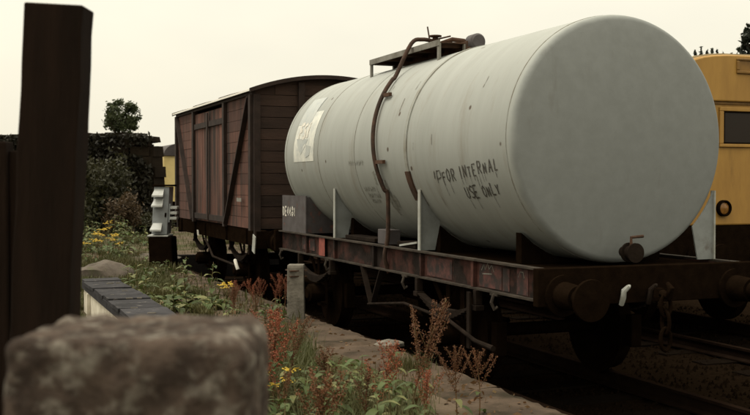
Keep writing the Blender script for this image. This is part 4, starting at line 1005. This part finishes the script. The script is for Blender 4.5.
def put(proto, x, y, rz, sc, label, cat, group):
    o = proto if proto not in used else copy_tree(proto); used.add(proto)
    o.location = (x, y, (gh(x, y) if x < 3.26 or y > 23 else PZ)-.005); o.rotation_euler = (random.uniform(-.08,.08), random.uniform(-.08,.08), rz); o.scale = (sc,)*3
    return tag(o, label, cat, group)
# named tall docks in front of the platform edge
def dock_at(k, px, topy, dep, label, group=None, hs=(.85,.70,.95,.60,.78,.66,.9,.55,.8)):
    top = at(px, topy, dep=dep); sc = max(.35, (top.z-PZ)/(hs[k]*1.0))
    return put(docks[k], top.x, top.y, random.uniform(0,6.28), sc, label, 'dock plant', group)
dock_at(2, 409, 291, 6.6, 'tallest dock with bare forked stems, in front of the wagon frame')
dock_at(4, 377, 336, 6.3, 'dock with bright rust-red head just left of the tallest one')
dock_at(0, 458, 338, 6.9, 'wide branching brown dock at the platform edge, right of the tallest')
dock_at(1, 480, 346, 7.1, 'thin rightmost dock arching over the platform edge')
dock_at(1, 366, 362, 6.4, 'short brown dock beside the rust-red headed one')
dock_at(3, 425, 365, 6.5, 'short sparse dock between the two tallest ones')
gD = 'rusty seeding docks crowding beside the stone pillar'
for i in range(50):
    px = random.uniform(228, 335) if i % 3 else random.uniform(228, 290); dep = random.uniform(5.6, 11.5); ty = random.uniform(285, 385) if px < 300 else random.uniform(345, 400)
    ty = max(ty, 183 + (CZ-PZ-.85)*FPX/dep); gy = 183+(CZ-PZ)*FPX/dep
    if gy - ty < 25: continue
    dock_at(random.randrange(9), px, ty, dep, 'rusty seeding dock in the weed belt beside the stone pillar', gD)
gV = 'red-brown weeds below the goods van'
for i in range(11):
    px = random.uniform(225, 288); dep = random.uniform(11.5, 14.5); ty = random.uniform(268, 288)
    dock_at(random.choice((3,4,4,1)), px, ty, dep, 'red-brown weed standing on the bank below the goods van', gV)
# ragwort
for (px, py, dep, lb) in ((222, 284, 11.2, 'yellow flowering ragwort right of the stone pillar'), (229, 286, 11.4, 'second yellow ragwort touching the one right of the pillar')):
    p = at(px, py, dep=dep); put(rags[0], p.x, p.y, 1.0, (p.z-PZ)/.62, lb, 'ragwort', None)
p = at(203, 378, dep=6.0)
for i in range(13):
    px, py = random.uniform(80, 121), random.uniform(248, 268); p = at(px, py, PZ)
    put(rags[i % 2], p.x, p.y, random.uniform(0,6.28), random.uniform(.75,1.1), 'yellow ragwort in the flowering clump right of the tall post', 'ragwort', 'ragwort clump near the post')
for i in range(4):
    p = at(random.uniform(262, 300), random.uniform(412, 440), PZ)
    put(rags[1], p.x, p.y, random.uniform(0,6.28), random.uniform(.5,.7), 'small orange-yellow ragwort low in the front weeds', 'ragwort', 'small ragwort in the front weeds')
# leafy weeds
def zone(n, fx, fy, protos, scl, label, group):
    for i in range(n):
        p = at(random.uniform(*fx), random.uniform(*fy), PZ)
        if p.x > (3.15 if p.y < 23.3 else 7.0): continue
        put(random.choice([leafys[k] for k in protos]), p.x, p.y, random.uniform(0,6.28), random.uniform(*scl), label, 'weed', group)
zone(80, (250, 432), (402, 490), (0,1,2,3,4), (.7,1.15), 'green leafy weed in the front weed belt below the platform edge', 'front weed belt')
zone(16, (258, 325), (352, 392), (0,3,0), (.5,.8), 'green leafy weed behind the front belt by the stone pillar', 'weeds behind the front belt')
zone(48, (120, 218), (288, 316), (0,1,0,1,4), (.8,1.4), 'pale green broad-leaved weed behind the stone pillar beside the trough', 'broad-leaved weeds beside the trough')
zone(24, (215, 292), (300, 335), (0,2,3,4), (.7,1.1), 'leafy weed between the stone pillar and the concrete stub', 'weeds by the concrete stub')
zone(60, (78, 150), (224, 262), (2,3,4,0), (1.0,1.8), 'leafy weed in the rough grass below the ruined wall', 'weeds below the ruined wall')
zone(22, (148, 205), (264, 282), (0,2,3), (.8,1.2), 'leafy weed by the path in front of the cabinet', 'weeds by the path')
# single pale leaf that catches the light at the front
p = at(350, 398, PZ); put(leafys[1], p.x, p.y, 2.2, 1.5, 'pale broad-leaved rosette shining at the front of the weeds', 'weed', None)
p = at(287, 352, PZ); put(leafys[0], p.x, p.y, .6, 1.2, 'yellowish broad-leaved weed on the bare soil beside the docks', 'weed', None)

# rough grass: nobody could count it
rr = random.Random(77); m = MB()
def blade(x, y, h, wv):
    z = gh(x, y) if x < 3.26 else PZ; a = rr.uniform(0,6.28); l = rr.uniform(.1,.7)*h; dx, dy = math.cos(a), math.sin(a); px_, py_ = -dy*wv, dx*wv
    m.add([(x-px_,y-py_,z-.01),(x+px_,y+py_,z-.01),(x+dx*l*.35+px_*.7,y+dy*l*.35+py_*.7,z+h*.6),(x+dx*l*.35-px_*.7,y+dy*l*.35-py_*.7,z+h*.6),(x+dx*l,y+dy*l,z+h)], [(0,1,2,3),(3,2,4)])
cnt = 0
while cnt < 70000:
    dep = 5.5 + 31*rr.random()**1.5; px = rr.uniform(55, 440 if dep < 9 else 300); X = (px-375)/FPX*dep; x, y = X*ct+dep*st, -X*st+dep*ct
    if x > 3.75 and y < 23 or x > 7.1: continue
    dn = noise.noise(V(x*.8, y*.55, 1)) + .5*noise.noise(V(x*2.5, y*2.5, 7))
    lim = .02 if dep > 13 else -.05
    if x > 2.75 and y < 13: lim = .40
    if x > 3.2: lim = .48
    if 1.3 < x < 1.9 and 6.9 < y < 13.3: continue
    if dn < lim: 
        if rr.random() < .96: continue
    blade(x, y, rr.uniform(.03,.11)*(1+.6*max(0,dn))*(1 if dep < 12 else 1.2), .0035 if dep < 12 else .007); cnt += 1
for i in range(420):
    dep = rr.uniform(5.4, 10); px = rr.uniform(225, 420 if dep < 7.2 else 310); X = (px-375)/FPX*dep; tx, ty_ = X*ct+dep*st, -X*st+dep*ct
    if tx > 3.0 or 1.3 < tx < 1.85: continue
    for k in range(22): blade(tx+rr.gauss(0,.05), ty_+rr.gauss(0,.05), rr.uniform(.12,.36), .0028)
tag(m.build('rough_grass', M['grass'], fix=False), 'rough dry green grass over the bank', 'grass', kind='stuff')
# withered leaf litter and chips on the bank and the coping
m = MB(); pts = []
for i in range(4200):
    dep = 5.5+16*rr.random()**1.3; px = rr.uniform(110, 560); X = (px-375)/FPX*dep; x, y = X*ct+dep*st, -X*st+dep*ct
    if x > 3.86 or (x > 3.0 and rr.random() < .45): continue
    pts.append(V(x, y, (gh(x,y) if x < 3.26 else PZ+.004)+.008))
leaves(m, pts, .012, .035, rr, .85); tag(m.build('leaf_litter', M['leafbrown'], fix=False), 'withered leaf litter and chips scattered on the bank', 'litter', kind='stuff')
